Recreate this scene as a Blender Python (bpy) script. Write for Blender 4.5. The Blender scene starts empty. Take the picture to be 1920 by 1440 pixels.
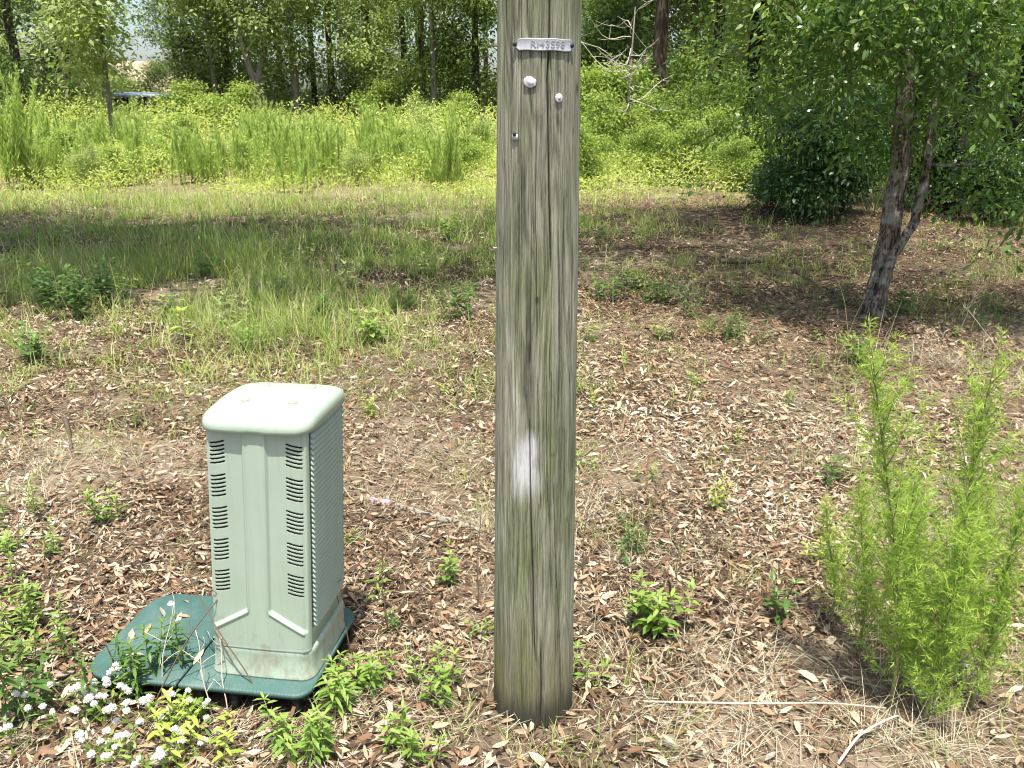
import bpy, math
import numpy as np
from mathutils import Vector, Matrix

R = math.radians
SC = bpy.context.scene
COL = SC.collection

# ------------------------------------------------------------------ camera
CAM_H, PITCH, FPX = 1.6, R(18.0), 1600.0          # eye height, downward tilt, focal length for a 1920 px wide frame
cam_d = bpy.data.cameras.new('camera')
cam_d.sensor_width = 36.0
cam_d.lens = FPX / 1920.0 * 36.0
cam_d.clip_start, cam_d.clip_end = 0.05, 2000.0
cam = bpy.data.objects.new('camera', cam_d)
cam.location = (0, 0, CAM_H)
cam.rotation_euler = (math.pi / 2 - PITCH, 0, 0)
COL.objects.link(cam)
SC.camera = cam

# ------------------------------------------------------------------ light
SUN_EL, SUN_AZ = R(73.0), R(178.5)                  # azimuth clockwise from +Y: high, over the camera's right shoulder
S = Vector((math.sin(SUN_AZ) * math.cos(SUN_EL), math.cos(SUN_AZ) * math.cos(SUN_EL), math.sin(SUN_EL)))
world = bpy.data.worlds.new('World')
SC.world = world
world.use_nodes = True
wn = world.node_tree
bg = wn.nodes['Background']
sky = wn.nodes.new('ShaderNodeTexSky')
sky.sky_type = 'NISHITA'
sky.sun_disc = False
sky.sun_elevation = SUN_EL
sky.sun_rotation = SUN_AZ
sky.air_density = 1.0
sky.dust_density = 3.0
sky.ozone_density = 1.0
bg.inputs['Strength'].default_value = 0.13
wn.links.new(sky.outputs[0], bg.inputs['Color'])
sun_d = bpy.data.lights.new('sun', 'SUN')
sun_d.energy = 4.3
sun_d.angle = R(0.53)
sun_d.color = (1.0, 0.95, 0.86)
sun = bpy.data.objects.new('sun', sun_d)
sun.rotation_euler = S.to_track_quat('Z', 'Y').to_euler()
sun.location = (4, -10, 30)
COL.objects.link(sun)

SC.view_settings.view_transform = 'Standard'
SC.view_settings.look = 'None'
SC.view_settings.gamma = 1.0
SC.view_settings.exposure = 1.02
SC.view_settings.use_curve_mapping = False
SC.render.engine = 'CYCLES'
SC.cycles.use_denoising = True
SC.cycles.denoiser = 'OPENIMAGEDENOISE'
SC.cycles.denoising_input_passes = 'RGB_ALBEDO_NORMAL'
SC.cycles.filter_width = 1.05
SC.cycles.max_bounces = 7
SC.cycles.diffuse_bounces = 4
SC.cycles.transmission_bounces = 5
SC.cycles.glossy_bounces = 2
SC.cycles.use_adaptive_sampling = False

# ------------------------------------------------------------------ helpers
CP, SP = math.cos(PITCH), math.sin(PITCH)

def gp(px, py, z=0.0):
    """point at height z seen at a photo pixel (layout only)"""
    u, v = (px - 960) / FPX, (py - 720) / FPX
    t = (CAM_H - z) / (SP + v * CP)
    return np.array([u * t, t * (CP - v * SP), z])

def gy(px, py, y):
    """point at distance y seen at a photo pixel"""
    u, v = (px - 960) / FPX, (py - 720) / FPX
    t = y / (CP - v * SP)
    return np.array([u * t, y, CAM_H - t * (SP + v * CP)])

def sstep(a, b, x):
    t = np.clip((x - a) / (b - a), 0, 1)
    return t * t * (3 - 2 * t)

def hash2(ix, iy, seed):
    h = (ix.astype(np.int64) * 374761393 + iy.astype(np.int64) * 668265263 + seed * 982451653) & 0xffffffff
    h = ((h ^ (h >> 13)) * 1274126177) & 0xffffffff
    return ((h ^ (h >> 16)) & 0xffff) / 65535.0

def vnoise(x, y, seed=0):
    x, y = np.asarray(x, float), np.asarray(y, float)
    ix, iy = np.floor(x), np.floor(y)
    fx, fy = x - ix, y - iy
    fx, fy = fx * fx * (3 - 2 * fx), fy * fy * (3 - 2 * fy)
    a, b = hash2(ix, iy, seed), hash2(ix + 1, iy, seed)
    c, d = hash2(ix, iy + 1, seed), hash2(ix + 1, iy + 1, seed)
    return (a * (1 - fx) + b * fx) * (1 - fy) + (c * (1 - fx) + d * fx) * fy

def fbm(x, y, seed=0, oct=3):
    s, a, t = 0, 0.5, 0
    for i in range(oct):
        s = s + a * vnoise(x * 2 ** i, y * 2 ** i, seed + i * 17)
        t += a
        a *= 0.5
    return s / t

PADO = np.array([-1.235, 2.051])
PADR = R(-8.5)
PEX = np.array([math.cos(PADR), math.sin(PADR)])
PEY = np.array([-math.sin(PADR), math.cos(PADR)])
POLE = np.array([0.06, 2.03])

def H(x, y):
    """ground height"""
    x, y = np.asarray(x, float), np.asarray(y, float)
    h = 0.05 * (fbm(x * 0.55, y * 0.55, 3) - 0.5) + 0.035 * (fbm(x * 2.1, y * 2.1, 9) - 0.5)
    h = h + 0.16 * np.exp(-((y - 13.2) / 0.7) ** 2 - ((x - 3.8) / 1.6) ** 2)
    lx = (x - PADO[0]) * PEX[0] + (y - PADO[1]) * PEX[1]
    ly = (x - PADO[0]) * PEY[0] + (y - PADO[1]) * PEY[1]
    near = np.exp(-np.maximum(0, np.abs(lx - 0.36) - 0.30) ** 2 / 0.03 - np.maximum(0, np.abs(ly - 0.2) - 0.22) ** 2 / 0.03)
    h = h * (1 - near) + near * -.012
    r = np.hypot(x - POLE[0], y - POLE[1])
    h = h * (1 - np.exp(-(r / 0.25) ** 2)) - 0.012 * np.exp(-((r - 0.12) / 0.05) ** 2)
    far = sstep(40, 80, np.hypot(x, y))
    return h * (1 - far)

class Geo:
    def __init__(s):
        s.V, s.T, s.Q, s.A, s.n = [], [], [], [], 0
    def add(s, V, T=None, Q=None, a=0.5):
        V = np.asarray(V, float).reshape(-1, 3)
        if T is not None and len(T): s.T.append(np.asarray(T, np.int64).reshape(-1, 3) + s.n)
        if Q is not None and len(Q): s.Q.append(np.asarray(Q, np.int64).reshape(-1, 4) + s.n)
        s.V.append(V)
        s.A.append(np.broadcast_to(np.asarray(a, float), (len(V),)))
        s.n += len(V)
    def mesh(s, name, mat, smooth=False, attrs=None):
        V = np.concatenate(s.V) if s.V else np.zeros((0, 3))
        T = np.concatenate(s.T) if s.T else np.zeros((0, 3), np.int64)
        Q = np.concatenate(s.Q) if s.Q else np.zeros((0, 4), np.int64)
        me = bpy.data.meshes.new(name)
        me.vertices.add(len(V))
        me.vertices.foreach_set('co', V.astype(np.float32).ravel())
        li = np.concatenate([T.ravel(), Q.ravel()]).astype(np.int32)
        me.loops.add(len(li))
        me.loops.foreach_set('vertex_index', li)
        nf = len(T) + len(Q)
        me.polygons.add(nf)
        st = np.concatenate([np.arange(len(T)) * 3, len(T) * 3 + np.arange(len(Q)) * 4]).astype(np.int32)
        me.polygons.foreach_set('loop_start', st)
        if smooth:
            me.polygons.foreach_set('use_smooth', np.ones(nf, bool))
        at = me.attributes.new('rnd', 'FLOAT', 'POINT')
        at.data.foreach_set('value', np.concatenate(s.A).astype(np.float32) if s.A else [])
        for k, v in (attrs or {}).items():
            b = me.attributes.new(k, 'FLOAT', 'POINT')
            b.data.foreach_set('value', np.asarray(v, np.float32))
        me.update(calc_edges=True)
        for m in (mat if isinstance(mat, (list, tuple)) else [mat]):
            me.materials.append(m)
        return me

def link(name, me, parent=None, loc=(0, 0, 0), rot=(0, 0, 0), scale=(1, 1, 1)):
    o = bpy.data.objects.new(name, me)
    COL.objects.link(o)
    o.location, o.rotation_euler, o.scale = loc, rot, scale
    if parent is not None:
        o.parent = parent
    return o

def tag(o, label, cat, group=None):
    o['label'], o['category'] = label, cat
    if group: o['group'] = group
    return o

def thing(name, label, cat, loc=(0, 0, 0), rz=0.0, group=None, scale=1.0):
    sc = scale if isinstance(scale, (tuple, list)) else (scale,) * 3
    return tag(link(name, None, None, [float(c) for c in loc], (0, 0, rz), sc), label, cat, group)

def copy_tree(root, loc, rz, scale=1.0, label=None, group=None):
    c = root.copy()
    COL.objects.link(c)
    c.location, c.rotation_euler = [float(q) for q in loc], (0, 0, rz)
    c.scale = scale if isinstance(scale, (tuple, list)) else (scale,) * 3
    if label: c['label'] = label
    if group: c['group'] = group
    for ch in root.children:
        d = ch.copy(); COL.objects.link(d); d.parent = c
        for g in ch.children:
            e = g.copy(); COL.objects.link(e); e.parent = d
    return c

def kind(o, k):
    o['kind'] = k
    return o

def norm(v):
    return v / np.maximum(np.linalg.norm(v, axis=-1, keepdims=True), 1e-9)

def frames(d, n):
    X = norm(d)
    Z = norm(n - (n * X).sum(-1, keepdims=True) * X)
    return X, np.cross(Z, X), Z

LEAF_U = np.array([0, .3, .3, .3, .7, .7, .7, 1.0])
LEAF_S = np.array([0, -1, 0, 1, -1, 0, 1, 0.0])
LEAF_W = np.array([0, .85, 0, .85, .9, 0, .9, 0])
LEAF_T = np.array([[0, 2, 1], [0, 3, 2], [4, 5, 7], [5, 6, 7]])
LEAF_Q = np.array([[1, 2, 5, 4], [2, 3, 6, 5]])
MED_U = np.array([0, .35, .35, .75, .75, 1.0])
MED_S = np.array([0, -1, 1, -1, 1, 0.0])
MED_W = np.array([0, .9, .9, .8, .8, 0])
MED_T = np.array([[0, 2, 1], [3, 4, 5]])
MED_Q = np.array([[1, 2, 4, 3]])
LOW_U = np.array([0, .5, .5, 1.0])
LOW_S = np.array([0, -1, 1, 0.0])
LOW_W = np.array([0, 1, 1, 0.0])
LOW_T = np.array([[0, 2, 1], [1, 2, 3]])

def leaves(g, pos, d, n, L, W, curl=0.0, fold=0.0, lod='med', rnd=None):
    """many leaves at once: base point, long axis, normal, length, width"""
    N = len(pos)
    if N == 0: return
    X, Y, Z = frames(np.asarray(d, float), np.asarray(n, float))
    U, Sd, Wd, T, Q = {'hi': (LEAF_U, LEAF_S, LEAF_W, LEAF_T, LEAF_Q), 'med': (MED_U, MED_S, MED_W, MED_T, MED_Q),
                       'low': (LOW_U, LOW_S, LOW_W, LOW_T, np.zeros((0, 4), int))}[lod]
    L = np.broadcast_to(L, (N,))[:, None]; W = np.broadcast_to(W, (N,))[:, None]
    curl = np.broadcast_to(curl, (N,))[:, None]; fold = np.broadcast_to(fold, (N,))[:, None]
    a = L * U
    b = W * 0.5 * Wd * Sd
    c = -curl * L * (U * U) + fold * W * 0.5 * np.abs(Wd * Sd)
    V = pos[:, None, :] + a[..., None] * X[:, None] + b[..., None] * Y[:, None] + c[..., None] * Z[:, None]
    nv = len(U)
    off = (np.arange(N) * nv)[:, None, None]
    r = np.random.default_rng(N).random(N) if rnd is None else np.broadcast_to(rnd, (N,))
    g.add(V.reshape(-1, 3), (T[None] + off).reshape(-1, 3), (Q[None] + off).reshape(-1, 4) if len(Q) else None, np.repeat(r, nv))

def blades(g, pos, az, L, W, lean, bend, K=3, rnd=None, twist=None):
    """grass blades / straws: ribbons that start at angle lean from vertical and bend over"""
    N = len(pos)
    if N == 0: return
    L, W, lean, bend = [np.broadcast_to(q, (N,)) for q in (L, W, lean, bend)]
    dx, dy = np.cos(az), np.sin(az)
    ta = az + (np.pi / 2 if twist is None else twist)
    sx, sy = np.cos(ta), np.sin(ta)
    P = pos.copy().astype(float)
    rows = []
    for k in range(K + 1):
        w = W * (1 - (k / K) ** 1.5) * 0.5
        if k < K:
            rows += [P + np.stack([sx * w, sy * w, 0 * w], 1), P - np.stack([sx * w, sy * w, 0 * w], 1)]
        else:
            rows += [P.copy()]
        a = lean + bend * (k + 0.5) / K
        st = L / K
        P = P + np.stack([dx * np.sin(a) * st, dy * np.sin(a) * st, np.cos(a) * st], 1)
    V = np.stack(rows, 1)
    nv = 2 * K + 1
    Q = np.array([[2 * k, 2 * k + 1, 2 * k + 3, 2 * k + 2] for k in range(K - 1)], int).reshape(-1, 4)
    T = np.array([[2 * K - 2, 2 * K - 1, 2 * K]])
    off = (np.arange(N) * nv)[:, None, None]
    r = np.random.default_rng(N + 1).random(N) if rnd is None else np.broadcast_to(rnd, (N,))
    g.add(V.reshape(-1, 3), (T[None] + off).reshape(-1, 3), (Q[None] + off).reshape(-1, 4) if len(Q) else None, np.repeat(r, nv))

def tube(g, pts, rad, sides=6, cap=True, a=0.5, rough=0.0, seed=0):
    pts = np.asarray(pts, float); k = len(pts)
    rad = np.broadcast_to(np.asarray(rad, float), (k,))
    tan = norm(np.gradient(pts, axis=0))
    ref = np.array([0.31, 0.87, 0.2]) if abs(tan[0][2]) > 0.6 else np.array([0.1, 0.05, 1.0])
    X = norm(np.cross(tan, ref)); Y = np.cross(tan, X)
    th = np.arange(sides) * 2 * np.pi / sides
    rr = rad[:, None] * np.ones(sides)
    if rough:
        rr = rr * (1 + rough * (np.random.default_rng(seed).random((k, sides)) - 0.5))
    V = pts[:, None] + (np.cos(th)[None, :, None] * X[:, None] + np.sin(th)[None, :, None] * Y[:, None]) * rr[..., None]
    i = np.arange(k - 1)[:, None] * sides; j = np.arange(sides)[None]; j2 = (j + 1) % sides
    Q = np.stack([i + j, i + j2, i + sides + j2, i + sides + j], -1).reshape(-1, 4)
    V = V.reshape(-1, 3); T = []
    if cap:
        V = np.vstack([V, pts[0], pts[-1]])
        n0 = k * sides
        for q in range(sides):
            T.append([n0, (q + 1) % sides, q]); T.append([n0 + 1, (k - 1) * sides + q, (k - 1) * sides + (q + 1) % sides])
    g.add(V, T, Q, a)

def box(g, c, h, a=0.5, rz=0.0):
    s = np.array([[-1, -1, -1], [1, -1, -1], [1, 1, -1], [-1, 1, -1], [-1, -1, 1], [1, -1, 1], [1, 1, 1], [-1, 1, 1]], float) * np.asarray(h)
    cs, sn = math.cos(rz), math.sin(rz)
    s = np.stack([s[:, 0] * cs - s[:, 1] * sn, s[:, 0] * sn + s[:, 1] * cs, s[:, 2]], 1)
    g.add(s + np.asarray(c, float), None, [[0, 3, 2, 1], [4, 5, 6, 7], [0, 1, 5, 4], [1, 2, 6, 5], [2, 3, 7, 6], [3, 0, 4, 7]], a)

def loft(g, rings, cap0=True, cap1=True, a=0.5):
    rings = np.asarray(rings, float); k, n, _ = rings.shape
    i = np.arange(k - 1)[:, None] * n; j = np.arange(n)[None]; j2 = (j + 1) % n
    Q = np.stack([i + j, i + j2, i + n + j2, i + n + j], -1).reshape(-1, 4)
    V = rings.reshape(-1, 3); T = []
    for flag, row in ((cap0, 0), (cap1, k - 1)):
        if flag:
            c = len(V); V = np.vstack([V, rings[row].mean(0)])
            for q in range(n):
                a_, b_ = row * n + q, row * n + (q + 1) % n
                T.append([c, b_, a_] if row == 0 else [c, a_, b_])
    g.add(V, T, Q, a)

def rrect(hw, hd, r, z, n=6, cx=0.0, cy=0.0, bow=0.0, m=8):
    """rounded rectangle ring, counter-clockwise, sides bowed out by bow"""
    P = []
    for (sx, sy, a0) in ((1, -1, -90), (1, 1, 0), (-1, 1, 90), (-1, -1, 180)):
        ox, oy = sx * (hw - r), sy * (hd - r)
        for q in range(n + 1):
            t = R(a0 + 90 * q / n)
            P.append([ox + r * math.cos(t), oy + r * math.sin(t)])
        # points along the side that follows
        nx = {(1, -1): (1, 1), (1, 1): (-1, 1), (-1, 1): (-1, -1), (-1, -1): (1, -1)}[(sx, sy)]
        e = P[-1]
        if (sx, sy) in ((1, -1), (-1, 1)): f = [sx * hw, -sy * (hd - r)]
        else: f = [-sx * (hw - r), sy * hd]
        for q in range(1, m):
            P.append([e[0] + (f[0] - e[0]) * q / m, e[1] + (f[1] - e[1]) * q / m])
    P = np.array(P)
    if bow:
        P[:, 0] += np.sign(P[:, 0]) * bow * np.clip(1 - (P[:, 1] / hd) ** 2, 0, 1) * (np.abs(P[:, 0]) / hw) ** 4
        P[:, 1] += np.sign(P[:, 1]) * bow * np.clip(1 - (P[:, 0] / hw) ** 2, 0, 1) * (np.abs(P[:, 1]) / hd) ** 4
    return np.column_stack([P[:, 0] + cx, P[:, 1] + cy, np.full(len(P), z)])

# ------------------------------------------------------------------ materials
def newmat(name):
    m = bpy.data.materials.new(name); m.use_nodes = True
    nt = m.node_tree
    return m, nt, nt.nodes['Principled BSDF'], nt.nodes['Material Output']

def node(nt, t, **kw):
    n = nt.nodes.new(t)
    for k, v in kw.items():
        if k.startswith('i_'): n.inputs[k[2:].replace('_', ' ')].default_value = v
        else: setattr(n, k, v)
    return n

def ramp(nt, stops, interp='LINEAR'):
    r = nt.nodes.new('ShaderNodeValToRGB')
    r.color_ramp.interpolation = interp
    e = r.color_ramp.elements
    while len(e) < len(stops): e.new(0.5)
    for q, (p, c) in zip(e, stops):
        q.position, q.color = p, (c[0], c[1], c[2], 1)
    return r

def attr(nt, name):
    n = nt.nodes.new('ShaderNodeAttribute'); n.attribute_name = name
    return n.outputs['Fac']

def mixc(nt, f, a, b, mode='MIX'):
    m = nt.nodes.new('ShaderNodeMix'); m.data_type = 'RGBA'; m.blend_type = mode
    for sock, val in ((m.inputs[0], f), (m.inputs[6], a), (m.inputs[7], b)):
        if isinstance(val, (int, float)): sock.default_value = val
        elif isinstance(val, (tuple, list)): sock.default_value = (*val[:3], 1)
        else: nt.links.new(val, sock)
    return m.outputs[2]

def math_n(nt, op, a, b=0.0):
    m = nt.nodes.new('ShaderNodeMath'); m.operation = op
    for sock, val in ((m.inputs[0], a), (m.inputs[1], b)):
        if isinstance(val, (int, float)): sock.default_value = val
        else: nt.links.new(val, sock)
    return m.outputs[0]

def noise(nt, scale, detail=4, vec=None, rough=0.6, dist=0.0):
    n = nt.nodes.new('ShaderNodeTexNoise')
    n.inputs['Scale'].default_value = scale; n.inputs['Detail'].default_value = detail
    n.inputs['Roughness'].default_value = rough; n.inputs['Distortion'].default_value = dist
    if vec is not None: nt.links.new(vec, n.inputs['Vector'])
    return n.outputs['Fac']

def mapped(nt, sc, coord='Object'):
    t = nt.nodes.new('ShaderNodeTexCoord'); m = nt.nodes.new('ShaderNodeMapping')
    m.inputs['Scale'].default_value = sc
    nt.links.new(t.outputs[coord], m.inputs['Vector'])
    return m.outputs[0]

def bump(nt, h, strength, dist, bsdf):
    b = nt.nodes.new('ShaderNodeBump')
    b.inputs['Strength'].default_value = strength; b.inputs['Distance'].default_value = dist
    nt.links.new(h, b.inputs['Height']); nt.links.new(b.outputs[0], bsdf.inputs['Normal'])

def leafmat(name, stops, transl=0.35, rough=0.5, spec=0.3, tcol=(1.15, 1.25, 0.6)):
    m, nt, b, out = newmat(name)
    r = ramp(nt, stops); nt.links.new(attr(nt, 'rnd'), r.inputs[0])
    nt.links.new(r.outputs[0], b.inputs['Base Color'])
    b.inputs['Roughness'].default_value = rough
    b.inputs['Specular IOR Level'].default_value = spec
    if transl:
        t = nt.nodes.new('ShaderNodeBsdfTranslucent')
        nt.links.new(mixc(nt, 1.0, r.outputs[0], tcol, 'MULTIPLY'), t.inputs[0])
        x = nt.nodes.new('ShaderNodeMixShader'); x.inputs[0].default_value = transl
        nt.links.new(b.outputs[0], x.inputs[1]); nt.links.new(t.outputs[0], x.inputs[2])
        nt.links.new(x.outputs[0], out.inputs[0])
    return m

def plain(name, col, rough=0.6, spec=0.4, metal=0.0, nscale=0, namt=0.15, bmp=0.0):
    m, nt, b, out = newmat(name)
    b.inputs['Roughness'].default_value = rough; b.inputs['Specular IOR Level'].default_value = spec
    b.inputs['Metallic'].default_value = metal
    b.inputs['Base Color'].default_value = (*col, 1)
    if nscale:
        n = noise(nt, nscale, 5, mapped(nt, (1, 1, 1)))
        r = ramp(nt, [(0.25, [c * (1 - namt) for c in col]), (0.75, [min(1, c * (1 + namt)) for c in col])])
        nt.links.new(n, r.inputs[0]); nt.links.new(r.outputs[0], b.inputs['Base Color'])
        if bmp: bump(nt, n, bmp, 0.01, b)
    return m

def barkmat(name, dark, light, scale=9.0, zs=0.25, bmp=0.8):
    m, nt, b, out = newmat(name)
    v = mapped(nt, (1, 1, zs))
    n = noise(nt, scale, 6, v, 0.65, 0.4); n2 = noise(nt, scale * 0.35, 3, mapped(nt, (1, 1, 1)))
    r = ramp(nt, [(0.3, dark), (0.62, light)]); nt.links.new(n, r.inputs[0])
    nt.links.new(mixc(nt, math_n(nt, 'MULTIPLY', n2, 0.5), r.outputs[0], [c * 0.6 for c in light]), b.inputs['Base Color'])
    b.inputs['Roughness'].default_value = 0.9; b.inputs['Specular IOR Level'].default_value = 0.15
    bump(nt, n, bmp, 0.02, b)
    return m

M = {}
M['litter'] = leafmat('dry_leaf', [(0, (.075, .045, .028)), (.16, (.175, .095, .052)), (.34, (.27, .18, .105)), (.54, (.37, .285, .185)), (.74, (.47, .40, .285)), (.88, (.30, .265, .215)), (1, (.58, .53, .41))], 0.06, 0.65, 0.25, (1, .9, .7))
M['straw'] = leafmat('dry_straw', [(0, (.19, .115, .06)), (.3, (.31, .235, .145)), (.6, (.40, .355, .25)), (1, (.50, .48, .37))], 0.1, 0.7, 0.2, (1, .9, .7))
M['grass'] = leafmat('grass_blade', [(0, (.12, .20, .045)), (.45, (.22, .32, .07)), (.75, (.34, .42, .12)), (.9, (.44, .43, .20)), (1, (.50, .44, .28))], 0.42, 0.5, 0.3)
M['field'] = leafmat('field_weed_leaf', [(0, (.19, .26, .06)), (.4, (.41, .49, .13)), (.75, (.54, .60, .21)), (1, (.66, .64, .32))], 0.5, 0.55, 0.25)
M['fieldgrass'] = leafmat('field_grass_blade', [(0, (.27, .36, .08)), (.5, (.44, .51, .16)), (1, (.60, .56, .32))], 0.48, 0.6, 0.2)
M['fennel'] = leafmat('fennel_thread_leaf', [(0, (.17, .29, .05)), (.5, (.33, .47, .085)), (.88, (.47, .58, .13)), (1, (.52, .54, .20))], 0.42, 0.5, 0.25)
M['fennel_far'] = leafmat('tall_weed_plume', [(0, (.25, .35, .10)), (.5, (.41, .52, .18)), (1, (.55, .62, .29))], 0.42, 0.55, 0.25)
M['oak'] = leafmat('oak_leaf', [(0, (.06, .12, .03)), (.5, (.115, .205, .045)), (.85, (.19, .28, .07)), (1, (.32, .37, .11))], 0.47, 0.36, 0.5)
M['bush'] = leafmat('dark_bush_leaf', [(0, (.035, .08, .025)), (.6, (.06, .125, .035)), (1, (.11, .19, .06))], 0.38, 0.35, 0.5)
M['treeA'] = leafmat('mid_green_leaf', [(0, (.11, .16, .05)), (.5, (.245, .32, .11)), (1, (.42, .48, .22))], 0.52, 0.45, 0.4)
M['treeB'] = leafmat('light_green_leaf', [(0, (.17, .23, .07)), (.5, (.34, .41, .16)), (1, (.50, .55, .28))], 0.52, 0.45, 0.4)
M['treeC'] = leafmat('dark_green_leaf', [(0, (.05, .09, .025)), (.5, (.11, .17, .05)), (1, (.21, .27, .10))], 0.46, 0.45, 0.4)
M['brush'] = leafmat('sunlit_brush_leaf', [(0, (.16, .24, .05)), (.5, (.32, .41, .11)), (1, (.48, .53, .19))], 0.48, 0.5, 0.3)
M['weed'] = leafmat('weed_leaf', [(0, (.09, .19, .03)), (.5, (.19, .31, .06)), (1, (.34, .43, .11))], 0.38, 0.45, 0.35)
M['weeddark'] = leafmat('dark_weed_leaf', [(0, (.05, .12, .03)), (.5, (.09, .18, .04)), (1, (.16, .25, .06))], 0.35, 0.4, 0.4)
M['yellowweed'] = leafmat('lime_weed_leaf', [(0, (.22, .33, .05)), (.5, (.33, .43, .08)), (1, (.46, .50, .13))], 0.4, 0.45, 0.35)
M['stem'] = plain('green_stem', (.20, .22, .08), 0.6)
M['fennelstem'] = plain('reddish_fennel_stem', (.30, .26, .10), 0.6, 0.3, 0, 6, .3)
M['drystem'] = plain('dry_brown_stem', (.16, .11, .075), 0.8, 0.2)
M['palestem'] = plain('bleached_stem', (.52, .47, .38), 0.8, 0.2)
M['petal'] = leafmat('white_petal', [(0, (.80, .79, .72)), (1, (.88, .87, .84))], 0.35, 0.7, 0.2, (1, 1, 1))
M['bark'] = barkmat('pine_bark', (.022, .016, .013), (.11, .08, .06))
M['barkgrey'] = barkmat('grey_bark', (.07, .06, .05), (.27, .24, .20), 7.0)
M['barkblack'] = barkmat('charred_bark', (.008, .007, .007), (.035, .03, .027))
M['deadwood'] = plain('grey_dead_wood', (.50, .46, .40), 0.85, 0.2, 0, 30, 0.3)
M['stick'] = plain('dark_stick', (.10, .075, .055), 0.85, 0.2, 0, 30, 0.4)

# oak bark with lichen
m, nt, b, out = newmat('oak_bark')
v = mapped(nt, (1, 1, .3)); n = noise(nt, 34, 6, v, .75, .6); n2 = noise(nt, 7, 4, mapped(nt, (1, 1, 1.6)), .6)
r = ramp(nt, [(.42, (.05, .04, .032)), (.56, (.33, .275, .215))]); nt.links.new(n, r.inputs[0])
r2 = ramp(nt, [(.48, (0, 0, 0)), (.60, (1, 1, 1))]); nt.links.new(n2, r2.inputs[0])
nt.links.new(mixc(nt, math_n(nt, 'MULTIPLY', r2.outputs[0], .8), r.outputs[0], (.42, .41, .35)), b.inputs['Base Color'])
b.inputs['Roughness'].default_value = .9; b.inputs['Specular IOR Level'].default_value = .15
bump(nt, n, 1.0, .05, b); M['oakbark'] = m

# sandy forest soil
m, nt, b, out = newmat('sandy_soil')
co = mapped(nt, (1, 1, 1))
n1 = noise(nt, .9, 5, co); n2 = noise(nt, 7, 6, co, .7); n3 = noise(nt, 120, 3, co, .8)
r1 = ramp(nt, [(.30, (.20, .14, .09)), (.48, (.33, .255, .175)), (.66, (.50, .43, .32))])
nt.links.new(math_n(nt, 'ADD', math_n(nt, 'MULTIPLY', n1, .6), math_n(nt, 'MULTIPLY', n2, .4)), r1.inputs[0])
hum = ramp(nt, [(.3, (.035, .024, .015)), (.7, (.13, .09, .06))]); nt.links.new(n2, hum.inputs[0])
gcol = mixc(nt, attr(nt, 'humus'), r1.outputs[0], hum.outputs[0])
nt.links.new(mixc(nt, .55, gcol, mixc(nt, n3, (.25, .25, .25), (1, 1, 1)), 'MULTIPLY'), b.inputs['Base Color'])
b.inputs['Roughness'].default_value = .95; b.inputs['Specular IOR Level'].default_value = .1
bump(nt, math_n(nt, 'ADD', n2, math_n(nt, 'MULTIPLY', n3, .35)), .9, .02, b); M['soil'] = m

# weathered pole wood (attributes: crack depth, white paint, dark stain, algae)
m, nt, b, out = newmat('weathered_pole_wood')
fine = noise(nt, 1.0, 5, mapped(nt, (330, 330, 11)), .8, .2)
chk = noise(nt, 1.0, 3, mapped(nt, (95, 95, 1.7)), .6, .25)
chk2 = noise(nt, 1.0, 3, mapped(nt, (150, 150, 3.1)), .6, .2)
mid = noise(nt, 1.0, 6, mapped(nt, (60, 60, 2.6)), .65, .35)
blot = noise(nt, 1.0, 4, mapped(nt, (9, 9, 2.2)), .6)
wv = nt.nodes.new('ShaderNodeTexWave'); wv.wave_type = 'BANDS'; wv.bands_direction = 'X'
wv.inputs['Scale'].default_value = 1.0; wv.inputs['Distortion'].default_value = 9.0; wv.inputs['Detail'].default_value = 3.0; wv.inputs['Detail Scale'].default_value = .8
nt.links.new(mapped(nt, (16, 16, 2.6)), wv.inputs['Vector'])
fl = noise(nt, 1.0, 2, mapped(nt, (13, 13, 1.0)), .5, .3)
flame = math_n(nt, 'SINE', math_n(nt, 'MULTIPLY', fl, 95.0))
flame = math_n(nt, 'MULTIPLY', math_n(nt, 'ADD', flame, 1.0), .5)
tot = math_n(nt, 'ADD', math_n(nt, 'MULTIPLY', mid, .50), math_n(nt, 'ADD', math_n(nt, 'MULTIPLY', fine, .42), math_n(nt, 'MULTIPLY', flame, .08)))
rA = ramp(nt, [(.36, (.10, .105, .072)), (.45, (.245, .25, .178)), (.55, (.37, .368, .272)), (.64, (.55, .54, .425))])
nt.links.new(tot, rA.inputs[0])
rB = ramp(nt, [(.38, (.66, .74, .52)), (.56, (1, 1, 1))]); nt.links.new(blot, rB.inputs[0])
c = mixc(nt, 1.0, rA.outputs[0], rB.outputs[0], 'MULTIPLY')
for src_, amt in ((chk, .5), (chk2, .32)):
    ln = ramp(nt, [(.0, (1, 1, 1)), (.022, (.2, .2, .2)), (.05, (0, 0, 0))]); nt.links.new(math_n(nt, 'ABSOLUTE', math_n(nt, 'SUBTRACT', src_, .5)), ln.inputs[0])
    c = mixc(nt, math_n(nt, 'MULTIPLY', ln.outputs[0], amt), c, (.045, .042, .03))
c = mixc(nt, attr(nt, 'algae'), c, mixc(nt, fine, (.07, .065, .02), (.24, .21, .08)))
c = mixc(nt, attr(nt, 'stain'), c, mixc(nt, fine, (.018, .018, .014), (.075, .07, .055)))
pm = ramp(nt, [(.0, (0, 0, 0)), (1.0, (1, 1, 1))]); pgrain = noise(nt, 1.0, 6, mapped(nt, (150, 150, 22)), .8)
nt.links.new(math_n(nt, 'SUBTRACT', math_n(nt, 'MULTIPLY', attr(nt, 'paint'), 1.45), math_n(nt, 'MULTIPLY', pgrain, .75)), pm.inputs[0])
c = mixc(nt, math_n(nt, 'MULTIPLY', pm.outputs[0], .92), c, (.70, .70, .69))
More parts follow.
